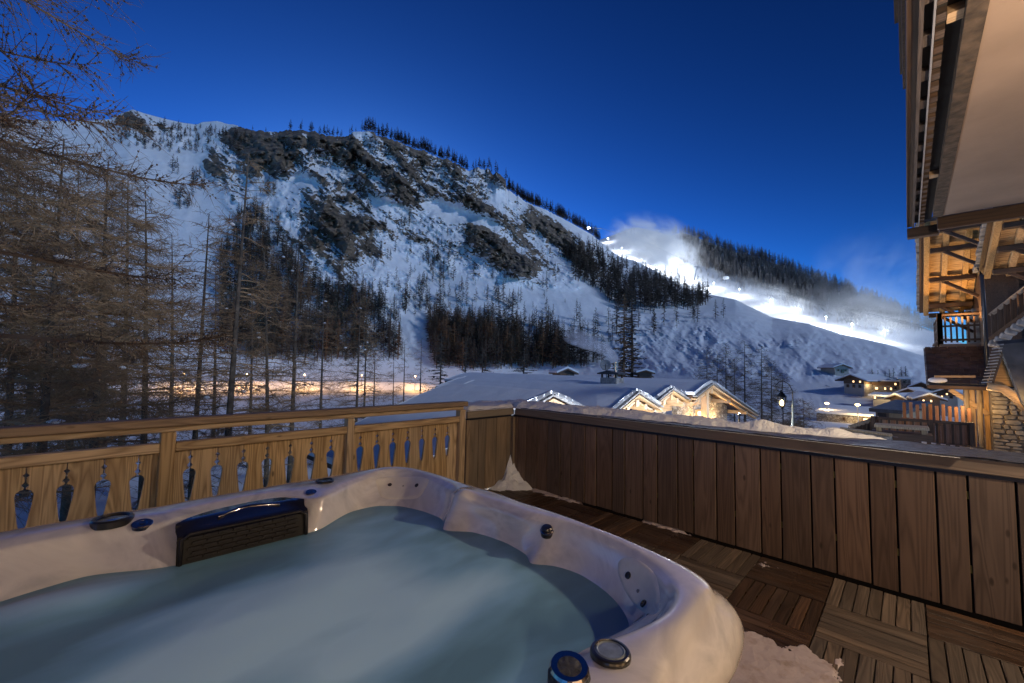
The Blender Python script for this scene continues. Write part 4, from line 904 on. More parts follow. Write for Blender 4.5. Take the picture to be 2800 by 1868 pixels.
# balcony
MB().box((20.6, -1.2, 2.60), (3.5, .86, .10)).build('balcony_floor', creamM, nb_)
for nm, y0, y1, x0, x1 in [('f', -.79, -1.66, 18.95, 18.95), ('s', -.80, -.80, 18.95, 22.4)]:
    L = max(abs(y1-y0), abs(x1-x0)); n = int(L/.115)
    for i in range(n+1):
        t = i/n; MB().box((x0+(x1-x0)*t, y0+(y1-y0)*t, 3.10), (.045, .045, .8) if i else (.12, .12, 1.05)).build('baluster' if i else 'balcony_post', darkW['Z'], nb_)
    for z, h in ((3.58, .07), (3.22, .05), (2.78, .16)):
        MB().bar((x0, y0, z), (x1, y1, z), h, .06, up=(0, 0, 1)).build('balcony_rail', darkW['X'], nb_)
# pent roof with slates facing the terrace
pT, pB = (18.4, 2.50), (17.0, 1.40); yl, yr_ = -.45, -1.72
d = Vector((pT[0]-pB[0], 0, pT[1]-pB[1])); L = d.length; d.normalize(); nrm = Vector((-d.z, 0, d.x))
MB().prism([(pB[0], yl, pB[1]), (pT[0], yl, pT[1]), (pT[0], yl, pT[1]-.12), (pB[0], yl, pB[1]-.12)], (0, yr_-yl, 0)).build('porch_roof', slateR, nb_)
r = random.Random(8)
for i in range(10):
    y = yl+.03
    while y > yr_+.02:
        w = r.uniform(.13, .26); c = Vector((pB[0], y-w/2, pB[1]))+d*((i+.55)*L/10)+nrm*(.03+r.uniform(0, .012))
        MB().bar(c-d*.10, c+d*.10-nrm*.012, w-.012, r.uniform(.018, .032), up=nrm).build('slate', slateR, nb_); y -= w
for i in range(13): MB().bar(Vector((pB[0], yl+.03, pB[1]))+d*(i*L/13)+nrm*-.03, Vector((pB[0], yl+.03, pB[1]))+d*((i+.8)*L/13)+nrm*-.02, .06, .09).build('slate', slateE, nb_)
MB().box((pB[0]-.05, (yl+yr_)/2, pB[1]-.08), (.10, yl-yr_+.1, .10)).build('gutter', darkW['Y'], nb_)
MB().bar((16.93, -.56, 1.62), (17.06, -1.35, 1.64), .06, .06).build('snow_guard', lightW['Y'], nb_)
sp_ = MB(); sp_.lathe(Vector((17.05, -.62, 1.50)), [(.20, 0), (.19, .05), (.1, .09)], 14, nrm, sx=1.0, sy=.5, xdir=(0, 1, 0)); sp_.build('snow_scrap', snowM, nb_, smooth=True)
MB().bar((17.05, -.86, 1.26), (17.05, -1.56, .62), .12, .10, up=(1, 0, 0)).build('porch_brace', lightW['Y'], nb_, bevel=.01)
for y, w in [(-1.27, .11), (-1.545, .13)]: MB().box((17.1, y, .42), (.14, w, 1.75)).build('porch_post', lightW['Z'], nb_, bevel=.01)
logM = wood('peeled_log', (.20, .14, .08), (.42, .32, .2), 'Z', .7, .2, True)
for y in (-1.165, -1.405): MB().tube([(17.0, y, -.4), (17.02, y+.01, .4), (17.0, y, 1.28)], [.062, .055, .06], 10).build('log_post', logM, nb_, smooth=True)
# rubble stone wall
stoneM = plain('tan_stone', (0.30, 0.25, 0.17), .85, noise=.45, nscale=5, bump=.6, bscale=14)
mortM = plain('mortar', (0.16, 0.13, 0.095), .95, noise=.3, nscale=10, bump=.5, bscale=30)
MB().box((17.0, -2.75, .3), (.6, 2.36, 2.1)).build('stone_wall', mortM, nb_)
z = -.62; r = random.Random(21)
while z < 1.30:
    h = r.uniform(.07, .15); y = -1.57
    while y > -2.75:
        w = r.uniform(.12, .34); k = r.randint(6, 8); pts = []
        hw, hh = w/2-.012, h/2-.010
        for a in range(k):
            t = 2*math.pi*(a+r.uniform(-.25, .25))/k; c_, s_ = math.cos(t), math.sin(t); e = .55
            pts.append((16.705, y-w/2+hw*math.copysign(abs(c_)**e, c_), z+h/2+hh*math.copysign(abs(s_)**e, s_)+r.uniform(-.008, .008)))
        q = MB().prism(pts, (-.03-r.uniform(0, .03), 0, 0)); q.build('stone', stoneM, nb_, bevel=.008); y -= w
    z += h
# small gabled porch roof on the far right
tri = [PX(x, y, 15.9) for x, y in [(2735, 962), (2699, 1048), (2800, 1062), (2815, 1060)]]
MB().prism([tuple(p) for p in tri], (.12, 0, 0)).build('porch_gable', lightW['Y'], nb_)
q = [PX(x, y, 15.6) for x, y in [(2731, 942), (2860, 930), (2860, 1200), (2800, 1110), (2760, 1010)]]
MB().prism([tuple(p) for p in q], (.05, .05, .08)).build('porch_slates', slateR, nb_)
a, b_ = PX(2728, 940, 15.55), PX(2694, 1050, 15.85)
for i in range(13):
    c = Vector(a).lerp(Vector(b_), (i+.5)/13); MB().bar(c+Vector((-.02, .07, -.008)), c+Vector((-.02, -.10, .02)), .08, .03).build('slate', slateE, nb_)
a, b_ = PX(2742, 950, 15.7), PX(2708, 1052, 15.85); MB().bar(Vector(a), Vector(b_), .04, .09).build('barge_board', darkW['Y'], nb_)
pts = [Vector(PX(x, y, 15.75)) for x, y in [(2700, 1056), (2745, 1064), (2775, 1085), (2810, 1118)]]
MB().tube(pts, [.10, .10, .10, .11], 8).build('porch_beam', lightW['Y'], nb_, smooth=True)
point('eave_uplight', (18.6, -1.25, 3.2), 150, (1, .58, .22), .06, nb_, 150, (18.6, -1.15, 6)); point('porch_light', (16.2, -1.15, .9), 30, (1, .6, .22), .05, nb_); point('gable_uplight', (15.3, -2.2, 3.2), 50, (1, .62, .26), .06, nb_, 140, (15.5, -2.1, 6)); point('porch_gable_light', (15.2, -1.95, 1.15), 14.0, (1, .6, .22), .05, nb_)
# ------------------------------------------------------------------ lower terrace: picket fence, rail, shed, planter
tag(MB().box((17.5, -.4, -1.6), (8, 4.6, 1.9)).build('lower_terrace', plain('snowy_paving', (.4, .38, .37), .8, noise=.3, nscale=3), None), kind='structure')
pf = thing('picket_fence', 'row of tall rusty brown pickets standing on the lower terrace below the pent roof', 'fence', (17, -.5, -.4))
def PDv(x, y, D): return Vector(PD(x, y, D))
rustW = wood('rust_picket', (.16, .07, .035), (.30, .14, .07), 'Z', .7, .3, False)
for k in range(11):
    x = 2472+17.7*k; a = PDv(x, 1100+1.4*k, 16.6); zt = a.z; 
    MB().box((a.x, a.y, (zt-.45)/2-.0), (.04, .075, zt+.45+.06*math.sin(k*2.3))).build('picket', rustW, pf, bevel=.01)
MB().bar(PDv(2465, 1143, 16.8), PDv(2655, 1160, 16.8), .05, .05).build('fence_rail', rustW, pf)
lf = thing('slatted_railing', 'dark reddish slatted railing with thin balusters in front of the rusty pickets', 'railing', (15.5, 0, -.6))
MB().bar(PDv(2384, 1142, 15.5), PDv(2660, 1160, 15.5), .07, .07).build('top_rail', darkW['Y'], lf, bevel=.01)
MB().bar(PDv(2384, 1205, 15.5), PDv(2660, 1222, 15.5), .07, .07).build('bottom_rail', darkW['Y'], lf)
for k in range(38):
    x = 2388+7.2*k; a = PDv(x, 1144+.065*(x-2384), 15.52); MB().box((a.x, a.y, a.z-.42), (.03, .045, .84)).build('baluster', rustW if k % 3 else darkW['Z'], lf)
for x in (2387, 2545, 2657): a = PDv(x, 1140+.065*(x-2384), 15.46); MB().box((a.x, a.y, a.z-.45), (.08, .09, .95)).build('railing_post', darkW['Z'], lf)
sh = thing('wooden_shed', 'low wooden shed with a pale plank lid in front of the slatted railing', 'shed', (14.5, 0, -.6))
a, b_ = PDv(2392, 1162, 14.3), PDv(2540, 1172, 14.3); MB().bar(a, b_, .55, .07, up=(0, 0, 1)).build('lid', logM, sh, bevel=.01)
MB().bar(a-Vector((-.12, -.06, .35)), b_-Vector((-.12, .06, .35)), .6, .4).build('shed_body', darkW['Y'], sh)
for p in (a, b_): MB().box((p.x-.05, p.y+(.08 if p is b_ else -.08), p.z-.35), (.10, .10, .6)).build('shed_post', logM, sh)
pl_ = thing('log_planter', 'pale weathered half log planter just beyond the slate coping', 'planter', (13, .8, -.4))
a, b_ = PDv(2297, 1186, 12.6), PDv(2440, 1206, 12.6); MB().bar(a, b_, .26, .22).build('log', plain('weathered_log', (.33, .31, .27), .8, noise=.5, nscale=7, bump=.8, bscale=10), pl_, bevel=.03)
MB().bar(a+Vector((0, 0, .13)), b_+Vector((0, 0, .13)), .30, .035).build('planter_lid', logM, pl_); MB().bar(b_, b_+(b_-a)*.1, .22, .2).build('planter_end', darkW['Y'], pl_)
stp = thing('stair_rail', 'sloping boarded stair railing left of the slatted railing', 'railing', (15, .6, -.6))
a, b_ = PDv(2322, 1169, 15.2), PDv(2402, 1142, 15.6); MB().bar(a, b_, .05, .10).build('sloping_rail', logM, stp)
for k in range(7):
    p = a.lerp(b_, (k+.5)/7); MB().box((p.x, p.y, p.z-.33), (.03, .14, .62)).build('stair_board', darkW['Z'], stp)
lg = thing('striped_ledge', 'narrow ledge striped with bright snow between dark boards beyond the coping end', 'ledge', (9, -.3, .3))
for k in range(6):
    a, b_ = PDv(2520+26*k, 1211+3.4*k, 9.0), PDv(2534+26*k, 1213+3.4*k, 9.0); MB().bar(a, b_, .12, .035).build('snow_strip', snowM, lg)
MB().bar(PDv(2500, 1218, 9.1), PDv(2690, 1238, 9.1), .06, .14).build('ledge_board', darkW['Y'], lg)
# ------------------------------------------------------------------ row of four gabled chalets beyond the wall
chal = [('leftmost snowy chalet of the row, its gable half hidden by the wall', 10.08, 1.04, 5.4, 2.3, .34, .345, 13.0), ('snow roofed chalet of the row with the glowing narrow gable, second from left', 15.67, .97, 2.3, 2.2, .36, .33, 18.0),
        ('snow roofed chalet of the row below the steel chimney pipe, third from left', 20.0, 1.01, 2.6, 2.1, .30, .30, 24.0), ('rightmost snowy chalet of the row with the long right roof and stone gable wall', 24.5, 1.22, 2.6, 9.5, .25, .245, 29.0)]
stoneW, nt, b = new_mat('chalet_stone')
vo = nd(nt, 'TexVoronoi', {'Vector': vecs(nt, (3.2, 3.2, 6.0), False), 'Scale': 1.0, 'Randomness': 1.0}, feature='DISTANCE_TO_EDGE')
v2 = nd(nt, 'TexVoronoi', {'Vector': vecs(nt, (3.2, 3.2, 6.0), False), 'Scale': 1.0, 'Randomness': 1.0})
c = ramp(nt, v2.outputs['Color'], [(.2, (.20, .17, .14)), (.8, (.46, .42, .36))]); c = mixc(nt, ramp(nt, vo.outputs[0], [(.02, (1, 1, 1)), (.09, (0, 0, 0))]), c, (.10, .085, .07))
nt.links.new(c, b.inputs['Base Color']); b.inputs['Roughness'].default_value = .9
nt.links.new(nd(nt, 'Bump', {'Strength': .8, 'Distance': .06, 'Height': vo.outputs[0]}).outputs[0], b.inputs['Normal'])
gableW = {a: wood('gable_larch_'+a.lower(), (0.30, 0.19, 0.095), (0.55, 0.37, 0.21), a, 0.6, 0.2, False, .7) for a in 'XYZ'}
for ci_, (lab, Xa, za, wl_, wr_, sl_, sr_, yb) in enumerate(chal):
    yf = 8.0 if ci_ != 2 else 8.4
    ch = thing('row_chalet', lab, 'chalet', (Xa, yf+.9, -5)); ch['group'] = 'row of gabled chalets beyond the wall'
    xl_, xr2 = Xa-wl_, Xa+wr_; zl, zr = za-sl_*wl_, za-sr_*wr_
    # snow blanket: smooth thick sheet over both slopes
    nu, nv = 60, 40; t = np.linspace(0, 1, nu); xs_ = np.concatenate([np.linspace(xl_, Xa, nu//2, endpoint=False), np.linspace(Xa, xr2, nu-nu//2)])
    zs_ = np.where(xs_ < Xa, za-sl_*(Xa-xs_), za-sr_*(xs_-Xa)); zs_ = zs_-.06*np.exp(-((xs_-Xa)/.5)**2)
    ys_ = np.linspace(yf-.06, yb, nv); XX, YY = np.meshgrid(xs_, ys_, indexing='ij'); ZZ = zs_[:, None]+.05*fbm(XX*.6, YY*.5, ci_*3.0, 3)+.02*fbm(XX*3, YY*3, 1.0, 2)
    top = np.stack([XX, YY, ZZ], -1); V = top.reshape(-1, 3); lo = V.copy(); lo[:, 2] -= .17
    ring = [i*nv for i in range(nu)]+[(nu-1)*nv+j for j in range(1, nv)]+[i*nv+nv-1 for i in range(nu-2, -1, -1)]+[j for j in range(nv-2, 0, -1)]
    n_ = len(ring); b0 = len(V); F_ = np.concatenate([grid_faces(nu, nv), np.array([(ring[i], ring[(i+1) % n_], b0+(i+1) % n_, b0+i) for i in range(n_)])]); V2 = np.concatenate([V, lo[ring]])
    np_mesh('roof_snow', V2-np.array([Xa, yf+.9, -5]), F_, snowM, ch)
    q = MB()
    for s_, w_, k in ((-1, wl_, sl_), (1, wr_, sr_)):
        q.prism([(Xa, yf, za-.18), (Xa+s_*w_, yf, za-.18-k*w_), (Xa+s_*w_, yf, za-.30-k*w_), (Xa, yf, za-.30)], (0, yb-yf-.1, 0))
    q.build('roof', darkW['Y'], ch)
    r = random.Random(50+ci_)
    for s_, w_, k in ((-1, wl_, sl_), (1, wr_, sr_)):
        A = lambda u, dz: Vector((Xa+s_*u*w_, yf, za-k*w_*u+dz))
        L = w_*math.hypot(1, k); n = int(L/.32)
        for i in range(n): MB().bar(A((i+.1)/n, -.19-r.uniform(0, .03))-Vector((0, .10, 0)), A((i+1.0)/n, -.21)-Vector((0, .10, 0)), .05, .22, up=(0, 1, 0)).build('slate', slateE, ch)
        MB().bar(A(0, -.36)-Vector((0, .04, 0)), A(1, -.36)-Vector((0, .04, 0)), .06, .26, up=(0, 1, 0)).build('barge_board', gableW['X'], ch)
        MB().bar(A(0, -.58)+Vector((0, .06, 0)), A(1, -.56)+Vector((0, .06, 0)), .08, .20, up=(0, 1, 0)).build('under_barge', gableW['X'], ch)
        for u in (.33, .72):
            if w_*u < 8: MB().box((A(u, 0).x, yf+.55, A(u, -.62).z), (.22, 1.3, .22)).build('purlin', gableW['Y'], ch)
    MB().box((Xa, yf+.55, za-.66), (.26, 1.3, .26)).build('ridge_beam', gableW['Y'], ch)
    yw = yf+.95
    wl2, wr2 = min(wl_, 3.0)-.35, min(wr_, 6.5)-.35
    MB().prism([(Xa-wl2, yw, -5.2), (Xa+wr2, yw, -5.2), (Xa+wr2, yw, za-.35-sr_*wr2), (Xa, yw, za-.35), (Xa-wl2, yw, za-.35-sl_*wl2)], (0, .3, 0)).build('gable_wall', stoneW, ch)
    MB().box((Xa, yw-.1, za-1.30), (wl2+wr2 if wr2 < 3 else 4.2, .24, .36)).build('tie_beam', gableW['X'], ch)
    if ci_ in (1, 2):
        MB().box((Xa+.2, yw-.08, za-2.3), (.16, .14, 1.7)).build('gable_post', gableW['Z'], ch); MB().box((Xa-1.0, yw-.06, za-1.0), (1.2, .1, .5)).build('cladding', gableW['X'], ch)
    if ci_ == 3:
        MB().box((Xa-.3, yf+.2, za-1.8), (.32, .32, 2.6)).build('gable_post', gableW['Z'], ch)
    wf = MB().box((Xa+.9, yw-.04, za-2.35), (1.1, .08, 1.1)).build('window', gableW['Z'], ch); MB().box((Xa+.9, yw-.085, za-2.35), (.85, .02, .85)).build('pane', glowM, wf)
    pw = [55, 130, 140, 230][ci_]
    point('gable_light', (Xa-.6, yf+.3, za-2.6), pw, (1, .66, .29), .08, ch)
    if ci_ == 3: point('gable_light', (Xa+3.2, yf+.3, za-2.7), 230, (1, .66, .29), .08, ch)
    point('verge_light', (Xa-.2, yf-1.5, za-1.7), [650, 560, 480, 150][ci_], (.80, .88, 1.0), .06, ch)
    MB().lathe((Xa-.2, yf-1.5, -5), [(.04, 0), (.04, za+3.1), (.09, za+3.15), (.09, za+3.25)], 8).build('garden_spot', ironM, ch)
# chimney with cap and steel pipe, satellite dish, smoke
steelM = plain('steel', (.55, .55, .58), .25, 1.0)
cm = thing('chimney', 'squat stone chimney with flat cap and shiny steel flue on the snowy roofs', 'chimney', (20.2, 11.7, .3))
MB().box((20.2, 11.7, .72), (.8, 1.0, .95)).build('chimney_base', plain('grey_stone', (.32, .31, .30), .9, noise=.4, nscale=5, bump=.6, bscale=9), cm, bevel=.02)
for a in (-.33, .33):
    for b_ in (-.42, .42): MB().box((20.2+a, 11.7+b_, 1.29), (.08, .08, .2)).build('cap_leg', darkW['Z'], cm)
MB().prism([(19.72, 11.05, 1.38), (19.72, 12.35, 1.38), (19.72, 12.35, 1.44), (19.72, 11.7, 1.60), (19.72, 11.05, 1.44)], (.96, 0, 0)).build('cap', slateR, cm)
MB().lathe((20.1, 11.42, 1.0), [(.085, 0), (.085, 1.02), (.105, 1.02), (.105, 1.06), (.085, 1.06)], 16).build('flue', steelM, cm, smooth=False)
ds = thing('satellite_dish', 'grey round satellite dish on a short mast beside the chimney', 'satellite dish', (20.3, 12.2, 1.3))
c = Vector(PX(1656, 998, 20.3)); n_ = (Vector((2, -3, 0))-c).normalized(); n_ = (n_+Vector((-.15, .1, .28))).normalized()
dish = MB().lathe(c, [(.01, -.07), (.12, -.055), (.22, -.025), (.30, .015), (.305, .02), (.30, .024), (.22, -.012), (.12, -.04), (.01, -.055)], 28, n_); dish.build('dish', plain('dish_grey', (.30, .32, .34), .5), ds, smooth=True)
MB().tube([c-n_*.06, c-n_*.2-Vector((0, 0, .1)), Vector((c.x+.1, c.y, 1.2)), Vector((c.x+.1, c.y, .5))], .03, 8).build('mast', steelM, ds, smooth=True)
MB().tube([c+Vector((0, 0, -.28)), c+n_*.28+Vector((0, 0, -.18)), c+n_*.34-Vector((0, 0, .02))], .014, 6).build('feed_arm', ironM, ds)
tx = Vector((0, 0, 1)).cross(n_).normalized(); MB().bar(c-tx*.13+n_*.0-Vector((0, 0, -.01)), c+tx*.13+Vector((0, 0, .01)), .022, .02, up=n_).build('logo_strip', plain('logo_white', (.6, .6, .62), .5), ds)
# ------------------------------------------------------------------ street lantern on a scroll bracket
ln = thing('street_lantern', 'ornate lit street lantern hanging from a scroll bracket on a slender pale post', 'street lamp', tuple(PD(2168, 1210, 18)))
post = [PDv(2168, y, 18) for y in (1330, 1200, 1130, 1095)]; arc = [PDv(x, y, 18) for x, y in [(2168, 1095), (2167, 1070), (2158, 1052), (2143, 1042), (2130, 1044), (2121, 1054), (2122, 1066), (2131, 1071), (2139, 1066)]]
MB().tube(post, [.06, .05, .035, .028], 10).build('post', plain('pale_green_post', (.42, .46, .40), .5, .3), ln, smooth=True)
MB().tube(arc, .016, 8).build('scroll_bracket', ironM, ln, smooth=True)
lc = PDv(2137, 1072, 18); MB().tube([PDv(2140, 1043, 18), lc], .010, 6).lathe(lc, [(.02, .03), (.05, 0), (.10, -.06), (.17, -.16), (.17, -.19)], 6).build('lantern_hood', ironM, ln)
q = MB()
for k in range(6):
    a = 2*math.pi*k/6; q.tube([lc+Vector((.15*math.cos(a), .15*math.sin(a), -.19)), lc+Vector((.085*math.cos(a), .085*math.sin(a), -.52))], .010, 4)
q.lathe(lc+Vector((0, 0, -.52)), [(.09, .01), (.09, -.01), (.05, -.04), (.015, -.10)], 6).build('lantern_cage', ironM, ln)
MB().lathe(lc+Vector((0, 0, -.40)), [(.02, -.10), (.05, -.07), (.06, .0), (.05, .08), (.02, .12)], 12).build('bulb', plain('lantern_glow', (1, .9, .7), .4, emit=(1, .68, .32), estr=9), ln, smooth=True)
point('lantern_light', lc+Vector((0, 0, -.40)), 60, (1, .66, .3), .07, ln)
# ------------------------------------------------------------------ larches close to the terrace
barkM = plain('grey_brown_bark', (0.11, 0.088, 0.068), .95, noise=.5, nscale=5, bump=.8, bscale=14)
twigM = plain('larch_twigs', (0.29, 0.19, 0.105), .9, noise=.4, nscale=1.2); twigD = plain('dark_larch_twigs', (0.17, 0.115, 0.072), .9, noise=.4, nscale=1.2)
def prisms(S):
    S = np.array(S); p0, p1, r0, r1 = S[:, :3], S[:, 3:6], S[:, 6:7], S[:, 7:8]
    t = p1-p0; t = t/(np.linalg.norm(t, axis=1, keepdims=True)+1e-9)
    ref = np.where(np.abs(t[:, 2:3]) < .8, np.array([[0, 0, 1.]]), np.array([[1., 0, 0]])); x = np.cross(ref, t); x /= np.linalg.norm(x, axis=1, keepdims=True)+1e-9; y = np.cross(t, x)
    V = []
    for p, r in ((p0, r0), (p1, r1)):
        for k in range(3): a = 2*math.pi*k/3; V.append(p+(x*math.cos(a)+y*math.sin(a))*r)
    V = np.stack(V, 1).reshape(-1, 3); b = np.arange(len(S))[:, None]*6
    Fq = np.concatenate([b+np.array([[k, (k+1) % 3, 3+(k+1) % 3, 3+k]]) for k in range(3)])
    return V, Fq
def larch(H, w, seed, nb_, ntw, cb=.2, lean=(0, 0), tw=.5, knob=False, side=None, rb=1.0, droop=.35, rt_=.0055):
    r = random.Random(seed); S = []; ctr = lambda z: np.array([lean[0]*(z/H)**1.5, lean[1]*(z/H)**1.5, z])
    snow = []
    for i in range(nb_):
        t = cb+(1-cb)*((i+r.random())/nb_)**.9; z = H*t; u = (1-t)/(1-cb)
        L = w*1.15*(u**.6)*r.uniform(.55, 1.1)+.15
        if t < cb+.12: L *= r.uniform(.35, 1)
        a = r.uniform(0, 6.283) if side is None else side+r.gauss(0, .7)
        d = np.array([math.cos(a), math.sin(a), 0]); px_ = np.array([-d[1], d[0], 0]); c = ctr(z); n = 8; pts = []; dr = droop*r.uniform(.5, 1.4); wob = r.uniform(-.15, .15)
        for k in range(n+1):
            s = k/n; pts.append(c+d*L*s+px_*L*wob*s*s+np.array([0, 0, L*(.22*s-dr*2.2*s*s+dr*1.55*s**3)*1.0]))
        r0 = (.008+.010*L)*rb
        for k in range(n): S.append((*pts[k], *pts[k+1], r0*(1-k/n*.85), r0*(1-(k+1)/n*.85)))
        for j in range(int(ntw*1.7*L)+1):
            s = r.uniform(.12, 1)**.8; k = min(n-1, int(s*n)); p = pts[k]+(pts[k+1]-pts[k])*(s*n-k)
            sg = r.choice((-1, 1)); l = 1.25*tw*r.uniform(.4, 1.2)*(1.15-.5*s)
            dd = d*r.uniform(.2, .9)+px_*sg*r.uniform(.3, 1)+np.array([0, 0, r.uniform(-.8, .75)]); dd /= np.linalg.norm(dd)
            m = p+dd*l*.5; e = m+(dd+np.array([0, 0, r.uniform(-.5, .35)]))*l*.45
            S.append((*p, *m, rt_*1.3, rt_)); S.append((*m, *e, rt_, rt_*.45))
            for q in range(3 if not knob else 5):
                f = r.random(); b0 = p+(m-p)*f*2 if f < .5 else m+(e-m)*(f*2-1)
                if knob and q > 2:
                    S.append((*b0, *(b0+np.array([r.uniform(-.012, .012), r.uniform(-.012, .012), .022])), .013, .010)); continue
                v = np.array([r.uniform(-1, 1), r.uniform(-1, 1), r.uniform(-1, .5)])+dd*.6; v /= np.linalg.norm(v); S.append((*b0, *(b0+v*l*r.uniform(.2, .5)), rt_*.8, rt_*.35))
        if r.random() < .10: snow.append(pts[r.randint(2, 6)])
    T_ = []; nz = 14
    for k in range(nz+1):
        z = H*k/nz; T_.append((ctr(z), .0105*H*(1-k/nz*.9)*rb**.5))
    return T_, S, snow
def near_tree(px_, D, py_top, px_top, w, seed, nb_, ntw, label, mat=None, group='larches beside the terrace', **kw):
    b = PD(px_, 1095, D); zb = float(zground(b[0], b[1])); tp = PD(px_top, py_top, D); H = tp[2]-zb
    rad = math.hypot(b[0], b[1])
    f = lambda: None
    lean = (tp[0]-b[0], tp[1]-b[1]); k = 1/max(.2, 1-(1.0/H if False else 0))
    # trunk passes px_ near rail height
    T_, S, snow = larch(H, w, seed, nb_, ntw, lean=lean, **kw)
    t = thing('larch_tree', label, 'tree', (b[0], b[1], zb), group)
    o_ = Vector((b[0], b[1], zb))
    MB().tube([Vector(p)+o_ for p, r in T_], [r for p, r in T_], 9).build('trunk', barkM, t, smooth=True)
    V, Fq = prisms(S); np_mesh('crown', V, Fq, mat or twigM, t, smooth=False)
    if snow:
        q = MB()
        for p in snow: q.lathe(Vector(p)+o_+Vector((0, 0, .01)), [(.01, -.03), (.06, -.01), (.075, .03), (.04, .06), (.005, .07)], 7, sx=random.Random(seed).uniform(.8, 1.8))
        s_ = q.build('snow_clumps', snowM, t, smooth=True); s_['kind'] = 'stuff'
    return t
near_tree(-330, 8.6, -900, -300, 3.4, 1, 24, 20, 'dark larch whose drooping budded branches reach in from the upper left edge', twigD, cb=.43, tw=.5, knob=True, rb=1.0, droop=.30, side=-.55, rt_=.0038)
near_tree(-120, 13, 200, -100, 3.4, 2, 95, 14, 'dense larch rising past the left frame edge behind the dark budded branches', cb=.26, tw=.58)
near_tree(132, 14, 380, 175, 3.1, 3, 75, 14, 'thick trunked larch standing first from the left behind the railing', cb=.40, tw=.55)
near_tree(272, 16, 440, 296, 2.8, 4, 75, 14, 'bushy tan larch standing second from the left behind the railing', cb=.40, tw=.55)
near_tree(412, 17, 520, 398, 2.3, 5, 70, 11, 'larch with long low dark branches left of the thin bare pole larch', cb=.10, tw=.55)
near_tree(541, 18, 585, 572, 1.9, 6, 60, 9, 'thin sparse larch just left of the tallest pale trunk', cb=.12, tw=.42)
near_tree(628, 15.5, 420, 680, 2.0, 7, 66, 10, 'tall larch with a bare pale trunk and thin crown against the snowfield', cb=.22, tw=.42)
near_tree(742, 21, 690, 722, 2.5, 8, 75, 10, 'crooked larch with feathery drooping branches right of the tall pale trunk', cb=.12, tw=.55)
near_tree(803, 24, 640, 818, 2.5, 9, 75, 9, 'straight dark larch rising before the lower left forest', twigD, cb=.10, tw=.5)
near_tree(977, 27, 800, 986, 2.6, 10, 70, 9, 'larch with wide low branches above the middle railing post', cb=.08, tw=.5)
near_tree(998, 30, 850, 1003, 2.2, 11, 50, 8, 'slim larch standing close behind the one with wide low branches', twigD, cb=.1, tw=.45)
near_tree(1077, 32, 965, 1077, 1.0, 12, 40, 7, 'short young larch left of the row of small larches near the chalet roof', cb=.1, tw=.35)
near_tree(1105, 34, 930, 1107, 1.3, 13, 45, 7, 'small larch in the middle of the young row near the chalet roof', cb=.1, tw=.35)
near_tree(1149, 35, 925, 1153, 1.3, 14, 45, 7, 'small larch nearest the left slope of the snowy chalet roof', cb=.1, tw=.35)
near_tree(40, 20, 420, 50, 3.2, 15, 120, 14, 'brown larch in the second rank at the far left', cb=.15, tw=.6)
near_tree(205, 23, 470, 215, 3.0, 16, 110, 13, 'greyish larch in the second rank between the two leftmost trunks', cb=.12, tw=.55)
near_tree(345, 26, 480, 350, 3.0, 17, 110, 13, 'brown larch in the second rank left of the low branched larch', twigD, cb=.12, tw=.55)
near_tree(475, 30, 640, 470, 2.2, 18, 60, 8, 'short larch in the second rank between the two thin larches', twigD, cb=.1, tw=.5)
near_tree(690, 30, 780, 690, 1.6, 19, 45, 7, 'thin sapling larch right of the tall pale trunk', cb=.1, tw=.4)
near_tree(880, 32, 800, 885, 2.0, 20, 50, 8, 'lone larch midway between the straight dark larch and the wide branched one', cb=.1, tw=.45)
near_tree(1024, 33, 930, 1026, .9, 21, 30, 6, 'very thin sapling right of the wide branched larch pair', cb=.1, tw=.3)
near_tree(90, 30, 470, 95, 2.8, 22, 70, 8, 'dark larch in the third rank behind the thick trunked one', twigD, cb=.12, tw=.55)
near_tree(290, 34, 560, 285, 2.8, 23, 70, 8, 'dark larch in the third rank behind the bushy tan one', twigD, cb=.12, tw=.55)
near_tree(590, 34, 720, 590, 2.2, 24, 55, 8, 'dark short larch glimpsed behind the tall pale trunk', twigD, cb=.1, tw=.5)
def mid_tree(px_, py_b, D, py_top, label, group, proto=None, ws=1.0, z=None):
    b = PD(px_, py_b, D); zb = float(zground(b[0], b[1])) if z is None else z; h = PD(px_, py_top, D)[2]-zb
    put_tree(proto or rt.choice(protoL[::1]), Vector((b[0], b[1], zb)), h, label, group, ws)
G2 = 'larches in front of the dark wood'
mid_tree(1203, 1050, 70, 905, 'full grey larch standing alone left of the snowy roof ridge', G2, protoL[0], 1.5); mid_tree(1272, 1040, 80, 938, 'pale fan shaped larch above the left end of the roof ridge', G2, protoL[3], 1.7)
mid_tree(1318, 1036, 84, 948, 'pale fuzzy larch second right of the roof ridge end', G2, protoL[2], 1.8); mid_tree(1432, 1030, 95, 950, 'small bushy larch standing before the dark wood above the roofs', G2, protoL[5], 2.0)
G3 = 'pair of tall larches behind the chimney'
mid_tree(1706, 1015, 75, 800, 'left one of the two tall feathery larches right of the chimney pipe', G3, protoL[1], 1.1); mid_tree(1727, 1015, 78, 782, 'right one of the two tall feathery larches right of the chimney pipe', G3, protoL[3], 1.15)
G4 = 'bare larches behind the right chalet'
